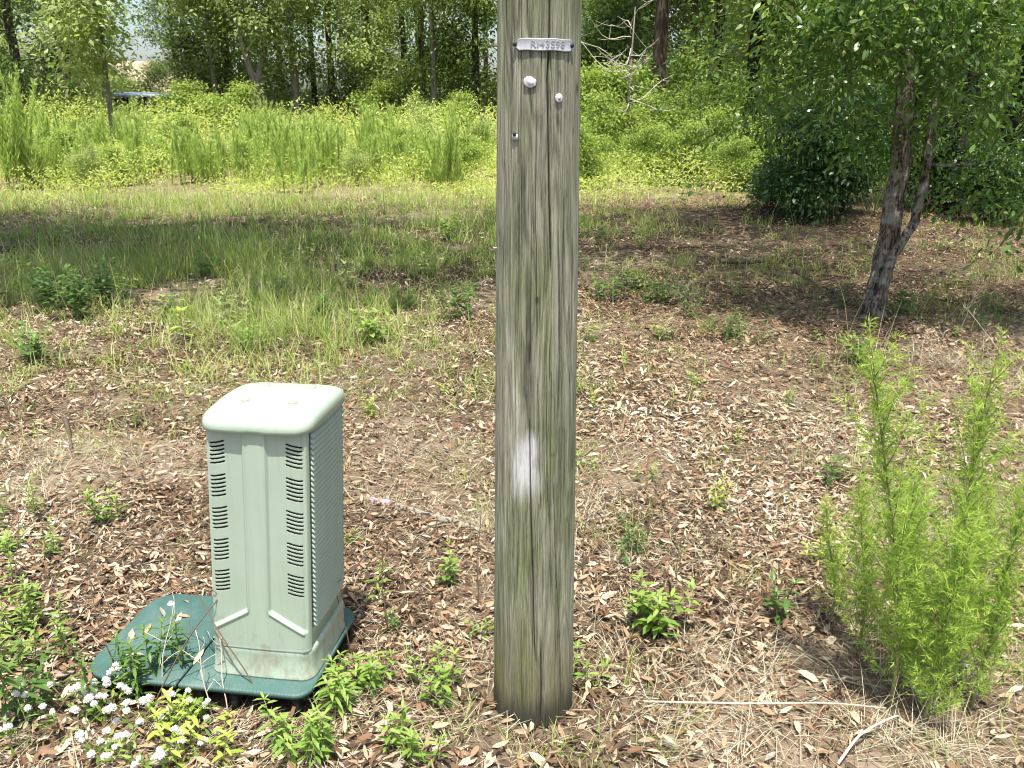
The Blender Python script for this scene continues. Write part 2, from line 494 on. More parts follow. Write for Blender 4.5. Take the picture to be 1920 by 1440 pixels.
c = mixc(nt, attr(nt, 'crack'), c, (.02, .018, .014))
nt.links.new(c, b.inputs['Base Color'])
b.inputs['Roughness'].default_value = .85; b.inputs['Specular IOR Level'].default_value = .2
bump(nt, math_n(nt, 'ADD', math_n(nt, 'MULTIPLY', fine, .9), math_n(nt, 'ADD', mid, math_n(nt, 'MULTIPLY', flame, .25))), .9, .006, b); M['pole'] = m

# pedestal plastic, slightly chalky and streaked
m, nt, b, out = newmat('sage_green_plastic')
n = noise(nt, 1.0, 5, mapped(nt, (26, 26, 2.2)), .6); n2 = noise(nt, 5, 4, mapped(nt, (1, 1, 1)))
r = ramp(nt, [(.3, (.31, .39, .305)), (.7, (.385, .465, .375))]); nt.links.new(math_n(nt, 'ADD', math_n(nt, 'MULTIPLY', n, .5), math_n(nt, 'MULTIPLY', n2, .5)), r.inputs[0])
n4 = noise(nt, 60, 3, mapped(nt, (1, 1, .6)), .7)
r4 = ramp(nt, [(.66, (0, 0, 0)), (.78, (1, 1, 1))]); nt.links.new(n4, r4.inputs[0])
nt.links.new(mixc(nt, math_n(nt, 'MULTIPLY', r4.outputs[0], .25), r.outputs[0], (.20, .21, .15)), b.inputs['Base Color'])
b.inputs['Roughness'].default_value = .38; b.inputs['Specular IOR Level'].default_value = .5
src = b.inputs['Base Color'].links[0].from_socket
tz = nt.nodes.new('ShaderNodeTexCoord'); sx = nt.nodes.new('ShaderNodeSeparateXYZ'); nt.links.new(tz.outputs['Object'], sx.inputs[0])
splash = math_n(nt, 'SUBTRACT', math_n(nt, 'MULTIPLY', noise(nt, 24, 6, mapped(nt, (1, 1, .5)), .75), 1.0), math_n(nt, 'ADD', math_n(nt, 'MULTIPLY', sx.outputs['Z'], .8), .42))
rs = ramp(nt, [(.0, (0, 0, 0)), (.14, (1, 1, 1))]); nt.links.new(splash, rs.inputs[0])
streak = ramp(nt, [(.56, (0, 0, 0)), (.72, (1, 1, 1))]); nt.links.new(noise(nt, 1.0, 4, mapped(nt, (70, 70, 1.6)), .7), streak.inputs[0])
c = mixc(nt, math_n(nt, 'MULTIPLY', streak.outputs[0], .22), src, (.24, .25, .17))
c = mixc(nt, math_n(nt, 'MULTIPLY', rs.outputs[0], .55), c, (.23, .20, .13))
nt.links.new(c, b.inputs['Base Color'])
bump(nt, noise(nt, 420, 2, mapped(nt, (1, 1, 1))), .06, .002, b); M['ped'] = m
M['slotshade'] = plain('vent_slot_shade', (.015, .017, .015), .8, .2)  # slot faces coloured near-black: shade of the unlit hollow put into the colour

# green composite lid with a fine moulded grip
m, nt, b, out = newmat('green_composite')
n = noise(nt, 4.5, 5, mapped(nt, (1, 1, 1)), .65); nf = noise(nt, 160, 3, mapped(nt, (1, 1, 1)), .7)
r = ramp(nt, [(.3, (.028, .068, .06)), (.52, (.05, .112, .10)), (.75, (.13, .185, .16))]); nt.links.new(math_n(nt, 'ADD', math_n(nt, 'MULTIPLY', n, .8), math_n(nt, 'MULTIPLY', nf, .2)), r.inputs[0])
nt.links.new(r.outputs[0], b.inputs['Base Color']); b.inputs['Roughness'].default_value = .6
wx = nt.nodes.new('ShaderNodeTexWave'); wx.bands_direction = 'DIAGONAL'; wx.inputs['Scale'].default_value = 62
nt.links.new(mapped(nt, (1, .25, .2)), wx.inputs['Vector'])
bump(nt, math_n(nt, 'ADD', wx.outputs['Fac'], math_n(nt, 'MULTIPLY', nf, .6)), .16, .003, b); M['pad'] = m
M['vault'] = plain('vault_gap_shade', (.012, .013, .013), .7, .3)  # vault parts coloured near-black to paint the shade in the gap under the lid
M['bolt'] = plain('galvanised_bolt', (.55, .54, .52), .45, .5, .6)
M['alu_letter'] = plain('tarnished_tag_lettering', (.27, .28, .29), .5, .4, .2)
M['alu'] = plain('dull_aluminium_tag', (.50, .51, .52), .42, .5, .35, 140, .12)
M['nail'] = plain('black_nail', (.012, .012, .012), .5)
M['whitetag'] = plain('white_plastic_tag', (.50, .50, .49), .5, .4, 0, 90, .12)
M['mauvetag'] = plain('mauve_tag_centre', (.52, .50, .58), .5)
M['pink'] = plain('faded_pink_ribbon', (.52, .27, .39), .6, .3, 0, 60, .2)
M['lichenwood'] = plain('pale_lichen_wood', (.25, .24, .20), .9, .2, 0, 40, .3, .4)
M['roof_tan'] = plain('tan_roof_shingle', (.42, .33, .24), .8, .2, 0, 6, .2)
M['wall_cream'] = plain('cream_siding', (.55, .50, .42), .8)
M['dark_frame'] = plain('dark_bronze_frame', (.02, .028, .034), .5)
M['roof_blue'] = plain('blue_grey_metal_roof', (.13, .17, .22), .4, .5, 0, 8, .15)
M['screen'] = plain('dark_mesh_screen', (.035, .055, .07), .5)

# ------------------------------------------------------------------ ground
def axis(lo, hi, step, far_lo, far_hi, n=16):
    a = np.arange(lo, hi + step / 2, step)
    f = np.linspace(0, 1, n + 1)[1:] ** 2.2
    return np.concatenate([(lo - (lo - far_lo) * f)[::-1], a, hi + (far_hi - hi) * f])

# masks that say what grows where
def in_pad(x, y, m=0.0):
    lx = (x - PADO[0]) * PEX[0] + (y - PADO[1]) * PEX[1]; ly = (x - PADO[0]) * PEY[0] + (y - PADO[1]) * PEY[1]
    return (lx > -m) & (lx < .70 + m) & (ly > -m) & (ly < .44 + m)

def blocked(x, y, m=0.0):
    return in_pad(x, y, m) | (np.hypot(x - POLE[0], y - POLE[1]) < .118 + m)

def grass_density(x, y):
    """0..1, green grass of the mid ground"""
    left = sstep(4.6, 6.6, y + .8 * (fbm(x * .7, y * .7, 21) - .5)) * (1 - .9 * sstep(-1.2, 1.4, x - (y - 9) * .22))
    back = sstep(10.0, 12.5, y) * (1 - .75 * sstep(1.0, 3.2, x))
    d = np.maximum(left, back) * (.05 + 1.3 * sstep(.36, .64, .6 * fbm(x * 1.0, y * 1.0, 31) + .4 * fbm(x * 3.1, y * 3.1, 33)))
    d = np.maximum(d, .10 * sstep(.5, .7, fbm(x * .8 + 5, y * .8, 44)))
    d = np.maximum(d, .30 * sstep(.56, .68, fbm(x * .9 + 3, y * .9, 57)) * sstep(3.0, 5.0, y))
    d = np.maximum(d, .55 * sstep(.46, .62, fbm(x * 2.2, y * 2.2, 47)) * sstep(2.5, 2.1, y) * sstep(.25, .5, x))
    d = np.maximum(d, .42 * sstep(.46, .62, fbm(x * 1.5 + 4, y * 1.5, 49)) * sstep(6.0, 3.4, y))
    d = np.maximum(d, .35 * sstep(.45, .6, fbm(x * 1.1 + 14, y * 1.1, 53)) * sstep(3.2, 4.6, y) * sstep(1.5, -.5, x))
    return np.clip(d, 0, 1) * (1 - sstep(14.5, 16.0, y) * .5)

def frustum_xy(rng, n, y0, y1, margin=1.35, bias=1.0):
    n = int(n * 1.3)
    t = rng.random(n) ** bias
    y = y0 + (y1 - y0) * t
    w = (0.60 * (y * CP + 1.6 * SP) + 0.45) * margin
    # even density: keep with probability proportional to width
    keep = rng.random(n) < w / w.max()
    y, w = y[keep], w[keep]
    return (rng.random(len(y)) * 2 - 1) * w, y

def litter_density(x, y):
    dens = .68 + .5 * sstep(.34, .60, fbm(x * 1.3, y * 1.3, 71)) + .35 * (fbm(x * 4.5, y * 4.5, 73) - .5)
    dens = dens * (1 - .55 * grass_density(x, y))
    sandy = sstep(.58, .70, fbm(x * .8 + 9, y * .8 + 2, 88)) * (1 - .7 * sstep(6.5, 8.5, y) * sstep(0, 1.5, x))
    return np.clip(dens * (1 - .65 * sandy), 0, 1)

gx, gyv = axis(-8, 9, .075, -300, 300), axis(1.0, 15, .075, -60, 500)
XX, YY = np.meshgrid(gx, gyv)
g = Geo()
nx_, ny_ = len(gx), len(gyv)
i = np.arange(ny_ - 1)[:, None] * nx_; j = np.arange(nx_ - 1)[None]
g.add(np.stack([XX, YY, H(XX, YY)], -1).reshape(-1, 3), None, np.stack([i + j, i + j + 1, i + nx_ + j + 1, i + nx_ + j], -1).reshape(-1, 4))
humus = np.clip(.10 + .75 * litter_density(XX, YY) + .5 * grass_density(XX, YY), 0, .95) * (1 - sstep(14.5, 17, YY) * .55)
ground = kind(link('ground', g.mesh('ground', M['soil'], True, {'humus': humus.ravel()})), 'structure')

# ------------------------------------------------------------------ leaf litter
rng = np.random.default_rng(11)
gl = Geo()
def litter(n, y0, y1, L0, L1, lod, lift=.012):
    x, y = frustum_xy(rng, n, y0, y1)
    dens = litter_density(x, y)
    keep = (rng.random(len(x)) < dens) & ~blocked(x, y, .0)
    x, y = x[keep], y[keep]; n = len(x)
    L = L0 + (L1 - L0) * rng.random(n) ** 1.5; W = L * rng.uniform(.17, .36, n)
    az = rng.random(n) * 2 * np.pi
    d = np.stack([np.cos(az), np.sin(az), rng.normal(0, .30, n)], 1)
    nn = np.stack([rng.normal(0, .60, n), rng.normal(0, .60, n), np.ones(n)], 1)
    patch = fbm(x * 1.6, y * 1.6, 5)
    rr = np.clip(rng.random(n) ** 1.55 * .92 + (patch - .5) * .8 + .02, 0, 1)
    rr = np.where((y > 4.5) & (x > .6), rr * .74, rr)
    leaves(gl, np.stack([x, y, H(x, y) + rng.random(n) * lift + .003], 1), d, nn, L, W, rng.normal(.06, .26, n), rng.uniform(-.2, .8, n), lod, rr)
litter(34000, 1.2, 4.2, .02, .058, 'hi', .028)
litter(62000, 1.2, 4.2, .012, .048, 'med', .022)
litter(70000, 1.2, 4.2, .006, .02, 'low', .022)
litter(95000, 4.0, 8.0, .018, .066, 'med', .024)
litter(70000, 4.0, 8.0, .008, .024, 'low', .02)
litter(95000, 7.8, 16.0, .03, .08, 'low', .02)
kind(link('leaf_litter', gl.mesh('leaf_litter', M['litter'])), 'stuff')

# pine needles, straw and twig bits
gs = Geo()
x, y = frustum_xy(rng, 85000, 1.3, 7.0, bias=1.4)
keep = (rng.random(len(x)) < .25 + sstep(.4, .62, fbm(x * 1.3, y * 1.3, 91))) & ~blocked(x, y, .02)
x, y = x[keep], y[keep]; n = len(x)
blades(gs, np.stack([x, y, H(x, y) + .004 + rng.random(n) * .016], 1), rng.random(n) * 6.283, rng.uniform(.05, .18, n), rng.uniform(.0013, .0026, n), rng.uniform(1.35, 1.57, n), rng.uniform(-.05, .35, n), 2)
x, y = frustum_xy(rng, 70000, 6.0, 16.0)
keep = (rng.random(len(x)) < (1 - .9 * grass_density(x, y)) * sstep(-.5, 2.0, x) * (.3 + sstep(.35, .6, fbm(x * .9, y * .9, 92))))
x, y = x[keep], y[keep]; n = len(x)
blades(gs, np.stack([x, y, H(x, y) + .006 + rng.random(n) * .03], 1), rng.random(n) * 6.283, rng.uniform(.12, .3, n), rng.uniform(.003, .006, n), rng.uniform(1.3, 1.57, n), rng.uniform(-.05, .3, n), 2, rng.random(n) ** 2 * .5)
n = 900
x, y = frustum_xy(rng, n, 1.6, 7.5); k = ~blocked(x, y, .05); x, y = x[k], y[k]
for q in range(len(x)):
    az, L = rng.random() * 6.283, rng.uniform(.06, .28)
    t = np.linspace(-.5, .5, 4)[:, None]
    P = np.array([x[q], y[q], 0]) + t * L * np.array([math.cos(az), math.sin(az), 0]) + rng.normal(0, .05 * L, (4, 3)) * [1, 1, 0]
    P[:, 2] = H(P[:, 0], P[:, 1]) + rng.uniform(.008, .025, 4)
    tube(gs, P, rng.uniform(.0015, .004), 4, False, rng.random() * .6)
kind(link('pine_straw', gs.mesh('pine_straw', M['straw'])), 'stuff')

# ------------------------------------------------------------------ grass
gg = Geo()
def grass(n, y0, y1, L0, L1, W0, W1, per, K=3, thr=1.0, spread=.05):
    x, y = frustum_xy(rng, n, y0, y1)
    d = grass_density(x, y)
    keep = (rng.random(len(x)) < d * thr) & ~blocked(x, y, .03)
    x, y, d = x[keep], y[keep], d[keep]
    tall = rng.uniform(.35, 1.05, len(x)) * (.45 + .7 * d) * (.55 + .9 * fbm(x * .7, y * .7, 37))
    hue = np.clip(rng.random(len(x)) * .6 + .55 * (fbm(x * .6, y * .6, 39) - .2), 0, 1)
    x, y, tall, hue = [np.repeat(q, per) for q in (x, y, tall, hue)]
    n = len(x)
    px = x + rng.normal(0, spread, n); py = y + rng.normal(0, spread, n)
    blades(gg, np.stack([px, py, H(px, py) - .004], 1), rng.random(n) * 6.283, rng.uniform(L0, L1, n) * tall, rng.uniform(W0, W1, n), rng.uniform(.05, .8, n), rng.uniform(.2, 1.9, n), K, np.where(rng.random(n) < .16, .9 + .1 * rng.random(n), np.clip(hue * .8 + rng.random(n) * .4 - .05, 0, 1)))
grass(11000, 1.3, 5.2, .06, .22, .002, .004, 9, 2, .8, .03)
grass(7400, 4.6, 9.5, .10, .46, .003, .0075, 14, 3, 1.0, .045)
grass(7800, 9.0, 16.5, .12, .46, .006, .013, 11, 2, 1.1, .07)
x, y = frustum_xy(rng, 5000, 4.8, 14.5); k = rng.random(len(x)) < grass_density(x, y) * .9; x, y = x[k], y[k]; n = len(x)
blades(gg, np.stack([x, y, H(x, y)], 1), rng.random(n) * 6.283, rng.uniform(.3, .7, n), rng.uniform(.0025, .005, n), rng.uniform(.05, .5, n), rng.uniform(.1, 1.0, n), 3, .9 + .1 * rng.random(n))
kind(link('grass', gg.mesh('grass', M['grass'])), 'stuff')

# dry curved straw lower right and round the pole
gd = Geo()
def drygrass(cx, cy, sx, sy, tufts, per, L0, L1):
    tx = np.repeat(rng.normal(cx, sx, tufts), per); ty = np.repeat(rng.normal(cy, sy, tufts), per)
    n = len(tx)
    tx = tx + rng.normal(0, .03, n); ty = ty + rng.normal(0, .03, n)
    k = ~blocked(tx, ty, .03); tx, ty = tx[k], ty[k]; n = len(tx)
    blades(gd, np.stack([tx, ty, H(tx, ty)], 1), rng.random(n) * 6.283, rng.uniform(L0, L1, n), rng.uniform(.0012, .0026, n), rng.uniform(.5, 1.35, n), rng.uniform(.3, 1.5, n), 4, np.clip(rng.random(n) * .6 + .35, 0, 1))
for (px, py, sx, sy, t, p, a, b_) in [(1500, 1380, .25, .07, 9, 14, .10, .32), (1250, 1370, .15, .06, 6, 14, .08, .25), (1330, 1260, .12, .08, 12, 16, .08, .2),
        (1750, 1400, .2, .05, 7, 14, .1, .3), (1120, 960, .06, .06, 6, 22, .1, .22), (1560, 820, .2, .2, 16, 14, .1, .25), (1870, 690, .35, .25, 40, 18, .15, .4),
        (700, 1330, .15, .05, 14, 16, .06, .2), (120, 900, .25, .3, 18, 14, .08, .25), (850, 980, .15, .15, 12, 16, .06, .18), (1290, 560, .12, .1, 10, 22, .2, .4), (1200, 1050, .2, .1, 10, 16, .06, .2)]:
    c0 = gp(px, py); drygrass(c0[0], c0[1], sx, sy, t, p, a, b_)
kind(link('dry_grass', gd.mesh('dry_grass', M['straw'])), 'stuff')

# ------------------------------------------------------------------ sunny field
rng = np.random.default_rng(23)
gf = Geo()
def field_h(x, y):
    m = fbm(x * .35, y * .35, 131); s = fbm(x * 1.3, y * 1.3, 137)
    edge = sstep(15.4, 18.5, y + 1.2 * (fbm(x * .5, y * .5, 5) - .5))
    rise = .55 + .75 * sstep(17, 30, y)
    return edge * rise * (.15 + 1.6 * m) * (.3 + 1.4 * s) + .05
def field_x(n, y0, y1):
    y = y0 + (y1 - y0) * rng.random(n); w = .74 * (y * CP + .5) + 2.0
    k = rng.random(n) < w / w.max(); y, w = y[k], w[k]
    return (rng.random(len(y)) * 2 - 1) * w, y
def fieldleaves(n, y0, y1, L0, L1):
    x, y = field_x(n, y0, y1)
    d = sstep(.30, .52, fbm(x * .6 + 3, y * .6, 151)) * .85 + .15
    d = d * sstep(15.0, 17.5, y + 1.5 * (fbm(x * .6, y * .6, 7) - .5))
    d = d * np.where(x > 1.0, sstep(0, 3.0, y - 13.5 - 0.15 * x), 1.0)
    k = rng.random(len(x)) < d; x, y = x[k], y[k]; n = len(x)
    z = field_h(x, y) * rng.random(n) ** .6
    az = rng.random(n) * 6.283
    hue = np.clip(.55 * fbm(x * .5, y * .5, 160) + .45 * fbm(x * 1.7, y * 1.7, 163) + rng.normal(0, .16, n) + .06, 0, 1)
    leaves(gf, np.stack([x, y, z + H(x, y)], 1), np.stack([np.cos(az), np.sin(az), rng.normal(.55, .6, n)], 1), np.stack([rng.normal(0, .7, n), rng.normal(0, .7, n), np.ones(n)], 1), rng.uniform(L0, L1, n) * 1.3, rng.uniform(L0, L1, n) * .36, .15, .15, 'low', hue)
fieldleaves(120000, 14.5, 22, .045, .095)
fieldleaves(120000, 21, 34, .07, .14)
fieldleaves(40000, 33, 52, .12, .24)
kind(link('field_undergrowth', gf.mesh('field_undergrowth', M['field'])), 'stuff')
gf = Geo()
x, y = field_x(80000, 14.3, 36)
k = rng.random(len(x)) < .25 + .75 * sstep(.4, .6, fbm(x * .8, y * .8, 171)); x, y = x[k], y[k]; n = len(x)
k = (x < 1.5) | (y > 14.5 + .12 * x); x, y = x[k], y[k]; n = len(x)
blades(gf, np.stack([x, y, H(x, y)], 1), rng.random(n) * 6.283, rng.uniform(.25, .85, n) * (.5 + .8 * sstep(15, 24, y)), rng.uniform(.007, .015, n), rng.uniform(.05, .5, n), rng.uniform(.1, .9, n), 2)
kind(link('field_grass', gf.mesh('field_grass', M['fieldgrass'])), 'stuff')

# ------------------------------------------------------------------ trees
def arc(p0, p1, sag, k, rng, wob=.04):
    t = np.linspace(0, 1, k)[:, None]
    L = np.linalg.norm(p1 - p0)
    P = p0 + (p1 - p0) * t
    P[:, 2] += sag * L * 4 * (t * (1 - t))[:, 0]
    P[1:-1] += rng.normal(0, wob * L, (k - 2, 3))
    return P

def cloud_tree(rng, trunks, clouds, ncl, nleaf, sig, L0, L1, aspect=.42, lod='low', limb_r=.05, low_start=.35, sides=8, rough=.12, droop=0.0, hang=.25):
    """trunk polylines [(pts, radii)], foliage ellipsoids [(centre, radii)]: leaf clusters joined to the wood by curved limbs"""
    gw, gl_ = Geo(), Geo()
    nodes, nrad = [], []
    for ti, (pts, rad) in enumerate(trunks):
        pts = np.asarray(pts, float)
        tt = np.linspace(0, len(pts) - 1, max(len(pts) * 5, 14))
        P = np.stack([np.interp(tt, np.arange(len(pts)), pts[:, q]) for q in range(3)], 1)
        rr = np.interp(tt, np.arange(len(pts)), rad)
        P[1:-1] += rng.normal(0, .10, (len(P) - 2, 3)) * rr[1:-1, None]
        tube(gw, P, rr, sides, True, .5, rough, ti)
        s0 = int(len(P) * low_start)
        nodes += list(P[s0:]); nrad += list(rr[s0:])
    nodes, nrad = list(nodes), list(nrad)
    vol = np.array([np.prod(c[1]) ** .75 for c in clouds]); vol /= vol.sum()
    C = []
    for _ in range(ncl):
        c, r = clouds[rng.choice(len(clouds), p=vol)]
        q = norm(rng.normal(size=3)) * rng.random() ** (1 / 2.2)
        C.append(np.asarray(c) + q * np.asarray(r))
    C = np.array(C)
    root = np.asarray(nodes[0])
    C = C[np.argsort(np.linalg.norm(C - np.asarray(nodes).mean(0), axis=1))]
    for c in C:
        N = np.asarray(nodes); d = np.linalg.norm(N - c, axis=1) + .55 * np.maximum(0, N[:, 2] - c[2] + .1)
        q = int(np.argmin(d)); p0 = N[q]
        L = np.linalg.norm(c - p0)
        r0 = min(nrad[q] * .62, limb_r * (.25 + .35 * L)); r0 = max(r0, .003)
        P = arc(p0, c, -droop if droop else .06, 5, rng)
        tube(gw, P, np.linspace(r0, max(r0 * .35, .002), 5), 5 if r0 > .012 else 3, False, .5)
        for w in range(1, 5):
            nodes.append(P[w]); nrad.append(r0 * (1 - .16 * w))
    n = ncl * nleaf
    sg = sig * rng.uniform(.6, 1.35, ncl)
    cen = np.repeat(C, nleaf, 0); s_ = np.repeat(sg, nleaf)[:, None]
    off = rng.normal(size=(n, 3)) * s_ * np.array([1, 1, .62])
    P = cen + off
    d = norm(off + rng.normal(size=(n, 3)) * s_ * .8) + np.array([0, 0, -hang])
    nn = rng.normal(0, .55, (n, 3)) + np.array([0, 0, 1.0])
    L = rng.uniform(L0, L1, n)
    hue = np.clip(np.repeat(rng.normal(.45, .16, ncl), nleaf) + rng.normal(0, .2, n), 0, 1)
    leaves(gl_, P, d, nn, L, L * aspect * rng.uniform(.8, 1.2, n), .12, .12, lod, hue)
    return gw, gl_

def bg_tree(seed, h, r, base, crown_r, ncl=120, nleaf=80, lean=.0, fork=False, L=(.12, .24), sig=.42, layers=6):
    rng = np.random.default_rng(seed)
    top = np.array([lean * h, rng.normal(0, .2), h * .9])
    tr = [([[0, 0, -.1], [lean * h * .25, 0, h * .3], [lean * h * .6, .05, h * .62], top], [r, r * .82, r * .55, r * .12])]
    if fork:
        tr = [([[0, 0, -.1], [0.02, 0, h * .24], [-.5, 0.1, h * .45], [-1.3, .1, h * .8]], [r, r * .9, r * .6, r * .12]),
              ([[0.02, 0, h * .22], [.55, -.1, h * .45], [1.1, 0, h * .85]], [r * .8, r * .6, r * .12])]
    cl = []
    for q in range(layers):
        f = q / max(1, layers - 1)
        zc = base + (h - base) * (.12 + .82 * f)
        rr = crown_r * (.65 + .5 * math.sin(math.pi * (f * .85 + .1))) * rng.uniform(.75, 1.1)
        for w in range(2):
            a = rng.random() * 6.283
            cl.append((np.array([lean * zc + math.cos(a) * rr * .5, math.sin(a) * rr * .5, zc]), np.array([rr * .7, rr * .7, (h - base) * .13])))
    return cloud_tree(rng, tr, cl, ncl, nleaf, sig, L[0], L[1], .5, 'low', .06, .3, 8)

def tree_proto(name, seed, leafm, barkm, **kw):
    w, l = bg_tree(seed, **kw)
    return w.mesh(name + '_wood', M[barkm], True), l.mesh(name + '_leaves', M[leafm])

PROTO = {
    'round': tree_proto('round', 1, 'treeA', 'barkgrey', h=10, r=.17, base=2.4, crown_r=2.4, ncl=150, nleaf=62),
    'pale': tree_proto('pale', 2, 'treeB', 'barkgrey', h=9, r=.15, base=2.0, crown_r=2.2, ncl=140, nleaf=62),
    'dark': tree_proto('dark', 3, 'treeC', 'bark', h=11, r=.2, base=1.6, crown_r=2.6, ncl=160, nleaf=62),
    'fork': tree_proto('fork', 4, 'treeA', 'barkgrey', h=10, r=.2, base=3.3, crown_r=2.6, ncl=140, nleaf=62, fork=True),
    'tall': tree_proto('tall', 5, 'treeB', 'bark', h=14, r=.17, base=5.5, crown_r=1.9, ncl=120, nleaf=62),
    'slim': tree_proto('slim', 6, 'treeB', 'barkgrey', h=8, r=.085, base=2.2, crown_r=1.3, ncl=90, nleaf=70, lean=.02),
    'pine': tree_proto('pine', 8, 'treeC', 'bark', h=15, r=.22, base=4.5, crown_r=2.2, ncl=110, nleaf=62),
    'burnt': tree_proto('burnt', 9, 'treeA', 'barkblack', h=12, r=.2, base=3.6, crown_r=2.3, ncl=120, nleaf=62),
    'bushy': tree_proto('bushy', 10, 'treeB', 'bark', h=5.0, r=.07, base=.5, crown_r=1.7, ncl=130, nleaf=62, layers=5),
    'brush': tree_proto('brush', 14, 'brush', 'bark', h=5.0, r=.06, base=.1, crown_r=2.0, ncl=130, nleaf=62, layers=5, L=(.16, .30)),
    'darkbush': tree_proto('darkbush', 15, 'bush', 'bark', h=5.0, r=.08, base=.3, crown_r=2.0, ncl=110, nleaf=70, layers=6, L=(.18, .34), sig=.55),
    'darkbushy': tree_proto('darkbushy', 12, 'treeC', 'bark', h=5.0, r=.08, base=.4, crown_r=1.8, ncl=130, nleaf=62, layers=5),
}
def plant_tree(p, name, label, x, y, s=1.0, rz=0.0, group=None, cat='tree'):
    t = thing(name, label, cat, (x, y, float(H(x, y)) - .03), rz, group, s)
    link('trunk', PROTO[p][0], t); link('crown', PROTO[p][1], t)
    return t
def fx(px, y):
    return (px - 960) / FPX * (y * CP + .05)

ORD = ['first', 'second', 'third', 'fourth', 'fifth', 'sixth', 'seventh', 'eighth', 'ninth', 'tenth', 'eleventh', 'twelfth', 'thirteenth', 'fourteenth', 'fifteenth', 'sixteenth', 'seventeenth', 'eighteenth', 'nineteenth', 'twentieth']
ORD = ORD + ['twenty-' + q for q in ORD[:9]] + ['thirtieth'] + ['thirty-' + q for q in ORD[:9]]
W = 'trees of the wood behind the field'
plant_tree('slim', 'slender_tree', 'slender pale-trunked young tree in front of the distant house at left', fx(205, 25), 25, .95, .3, W)
plant_tree('fork', 'forked_tree', 'grey tree with forked trunk rising behind the field, left of the pole', fx(485, 36), 36, .95, .1, W)
plant_tree('round', 'straight_tree', 'straight grey trunked tree just right of the forked tree', fx(557, 37), 37, 1.0, 1.2, W)
plant_tree('round', 'dark_trunk_tree', 'leafy tree left of the forked tree', fx(408, 38), 38, .95, 2.0, W)
plant_tree('tall', 'tall_tree', 'thin dark trunked tree close left of the forked tree', fx(432, 39.5), 39.5, .95, .7, W)
plant_tree('tall', 'tall_tree', 'tall bare-stemmed tree showing its upper trunk at the top edge', fx(697, 44), 44, 1.1, 2.2, W)
plant_tree('round', 'straight_tree', 'brown trunked tree at the far field edge nearest left of the pole but one', fx(815, 36), 36, .9, 2.6, W)
plant_tree('dark', 'dark_trunk_tree', 'dark leafy tree at the far field edge immediately left of the pole', fx(893, 37), 37, .9, .4, W)
plant_tree('dark', 'dark_trunk_tree', 'big dark leafy tree at the top left corner', fx(45, 33), 33, 1.0, 1.0, W)
plant_tree('pale', 'pale_leafed_tree', 'pale green leafy tree between the straight tree and the pole', fx(690, 38), 38, .95, .3, W)
plant_tree('tall', 'tall_tree', 'tall thin trunk at the far left, behind the plume weeds', fx(130, 40), 40, 1.0, .4, W)
plant_tree('tall', 'tall_tree', 'thin trunk midway between the straight tree and the pole', fx(625, 41), 41, 1.0, 1.4, W)
plant_tree('tall', 'tall_tree', 'thin trunk left of the brown trunked tree near the pole', fx(760, 39), 39, .95, 2.4, W)
plant_tree('tall', 'tall_tree', 'thin far trunk left of the thick pine right of the pole', fx(1185, 34), 34, 1.0, .9, W)
plant_tree('tall', 'tall_tree', 'thin far trunk between the pine and the grey brown trunk', fx(1290, 36), 36, 1.0, 2.9, W)
plant_tree('pine', 'pine_tree', 'thick dark brown pine trunk right of the utility pole', fx(1234, 26), 26, 1.0, .2, W)
plant_tree('pine', 'pine_tree', 'grey brown trunk partly hidden by leaves between the pine and the black trunk', fx(1337, 30), 30, .9, 2.1, W)
plant_tree('burnt', 'black_trunk_tree', 'black charred trunk standing in the brush right of the pine', fx(1406, 21), 21, .85, 0, W)
plant_tree('slim', 'slender_tree', 'thin leaning trunk just right of the black charred trunk', fx(1440, 22), 22, (1, 1, 1), .1, W)
plant_tree('burnt', 'black_trunk_tree', 'dark trunk in the shade behind the right-hand oak', fx(1812, 13.5), 13.5, .7, 2.4, W)
plant_tree('burnt', 'black_trunk_tree', 'massive dark trunk cut by the right edge', fx(1915, 14.2), 14.2, (1.25, 1.25, .9), .9, W)
plant_tree('round', 'straight_tree', 'leafy tree in the shade behind the dark bush', fx(1580, 24), 24, .8, 1.9, W)
plant_tree('dark', 'dark_trunk_tree', 'dense dark tree behind the right-hand oak crown', fx(1720, 19), 19, .75, .5, W)

rng = np.random.default_rng(77)
BW, BL = 'leafy trees massed in the far wood', 'leafy tree massed in the wood behind the field'
kinds = ['round', 'pale', 'tall', 'round', 'pale', 'pine', 'dark']
for row, (yy, step) in enumerate([(43, 4.4), (50, 6.0), (60, 7.0)]):
    xs = np.arange(-.72 * yy, .72 * yy, step)
    for q, xx in enumerate(xs):
        xx = xx + rng.uniform(-1, 1); y_ = yy + rng.uniform(-2.2, 2.2)
        pxc = 960 + xx / (y_ * CP) * FPX
        if row < 2 and 205 < pxc < 345: continue
        plant_tree(kinds[int(rng.integers(7))], 'wood_tree', BL, xx, y_, rng.uniform(.85, 1.3), rng.random() * 6.28, BW)
RW, RL = 'leafy trees of the right-hand wood', 'leafy tree in the shady wood right of the pole'
RWT = [(1120, 38, 'pale', .9), (1185, 40, 'round', 1.0), (1290, 38, 'pale', 1.0), (1390, 37, 'round', 1.0), (1480, 36, 'pale', .9), (1560, 33, 'round', .95), (1640, 34, 'pale', .9), (1740, 31, 'round', 1), (1830, 27, 'pale', .9), (1930, 22, 'dark', .9), (2020, 17, 'round', .9)]
for q, (px, yy, k_, s) in enumerate(RWT):
    plant_tree(k_, 'wood_tree', 'leafy tree at the back of the right-hand wood, ' + ORD[q] + ' from the pole', fx(px, yy), yy, s, rng.random() * 6.28, RW)

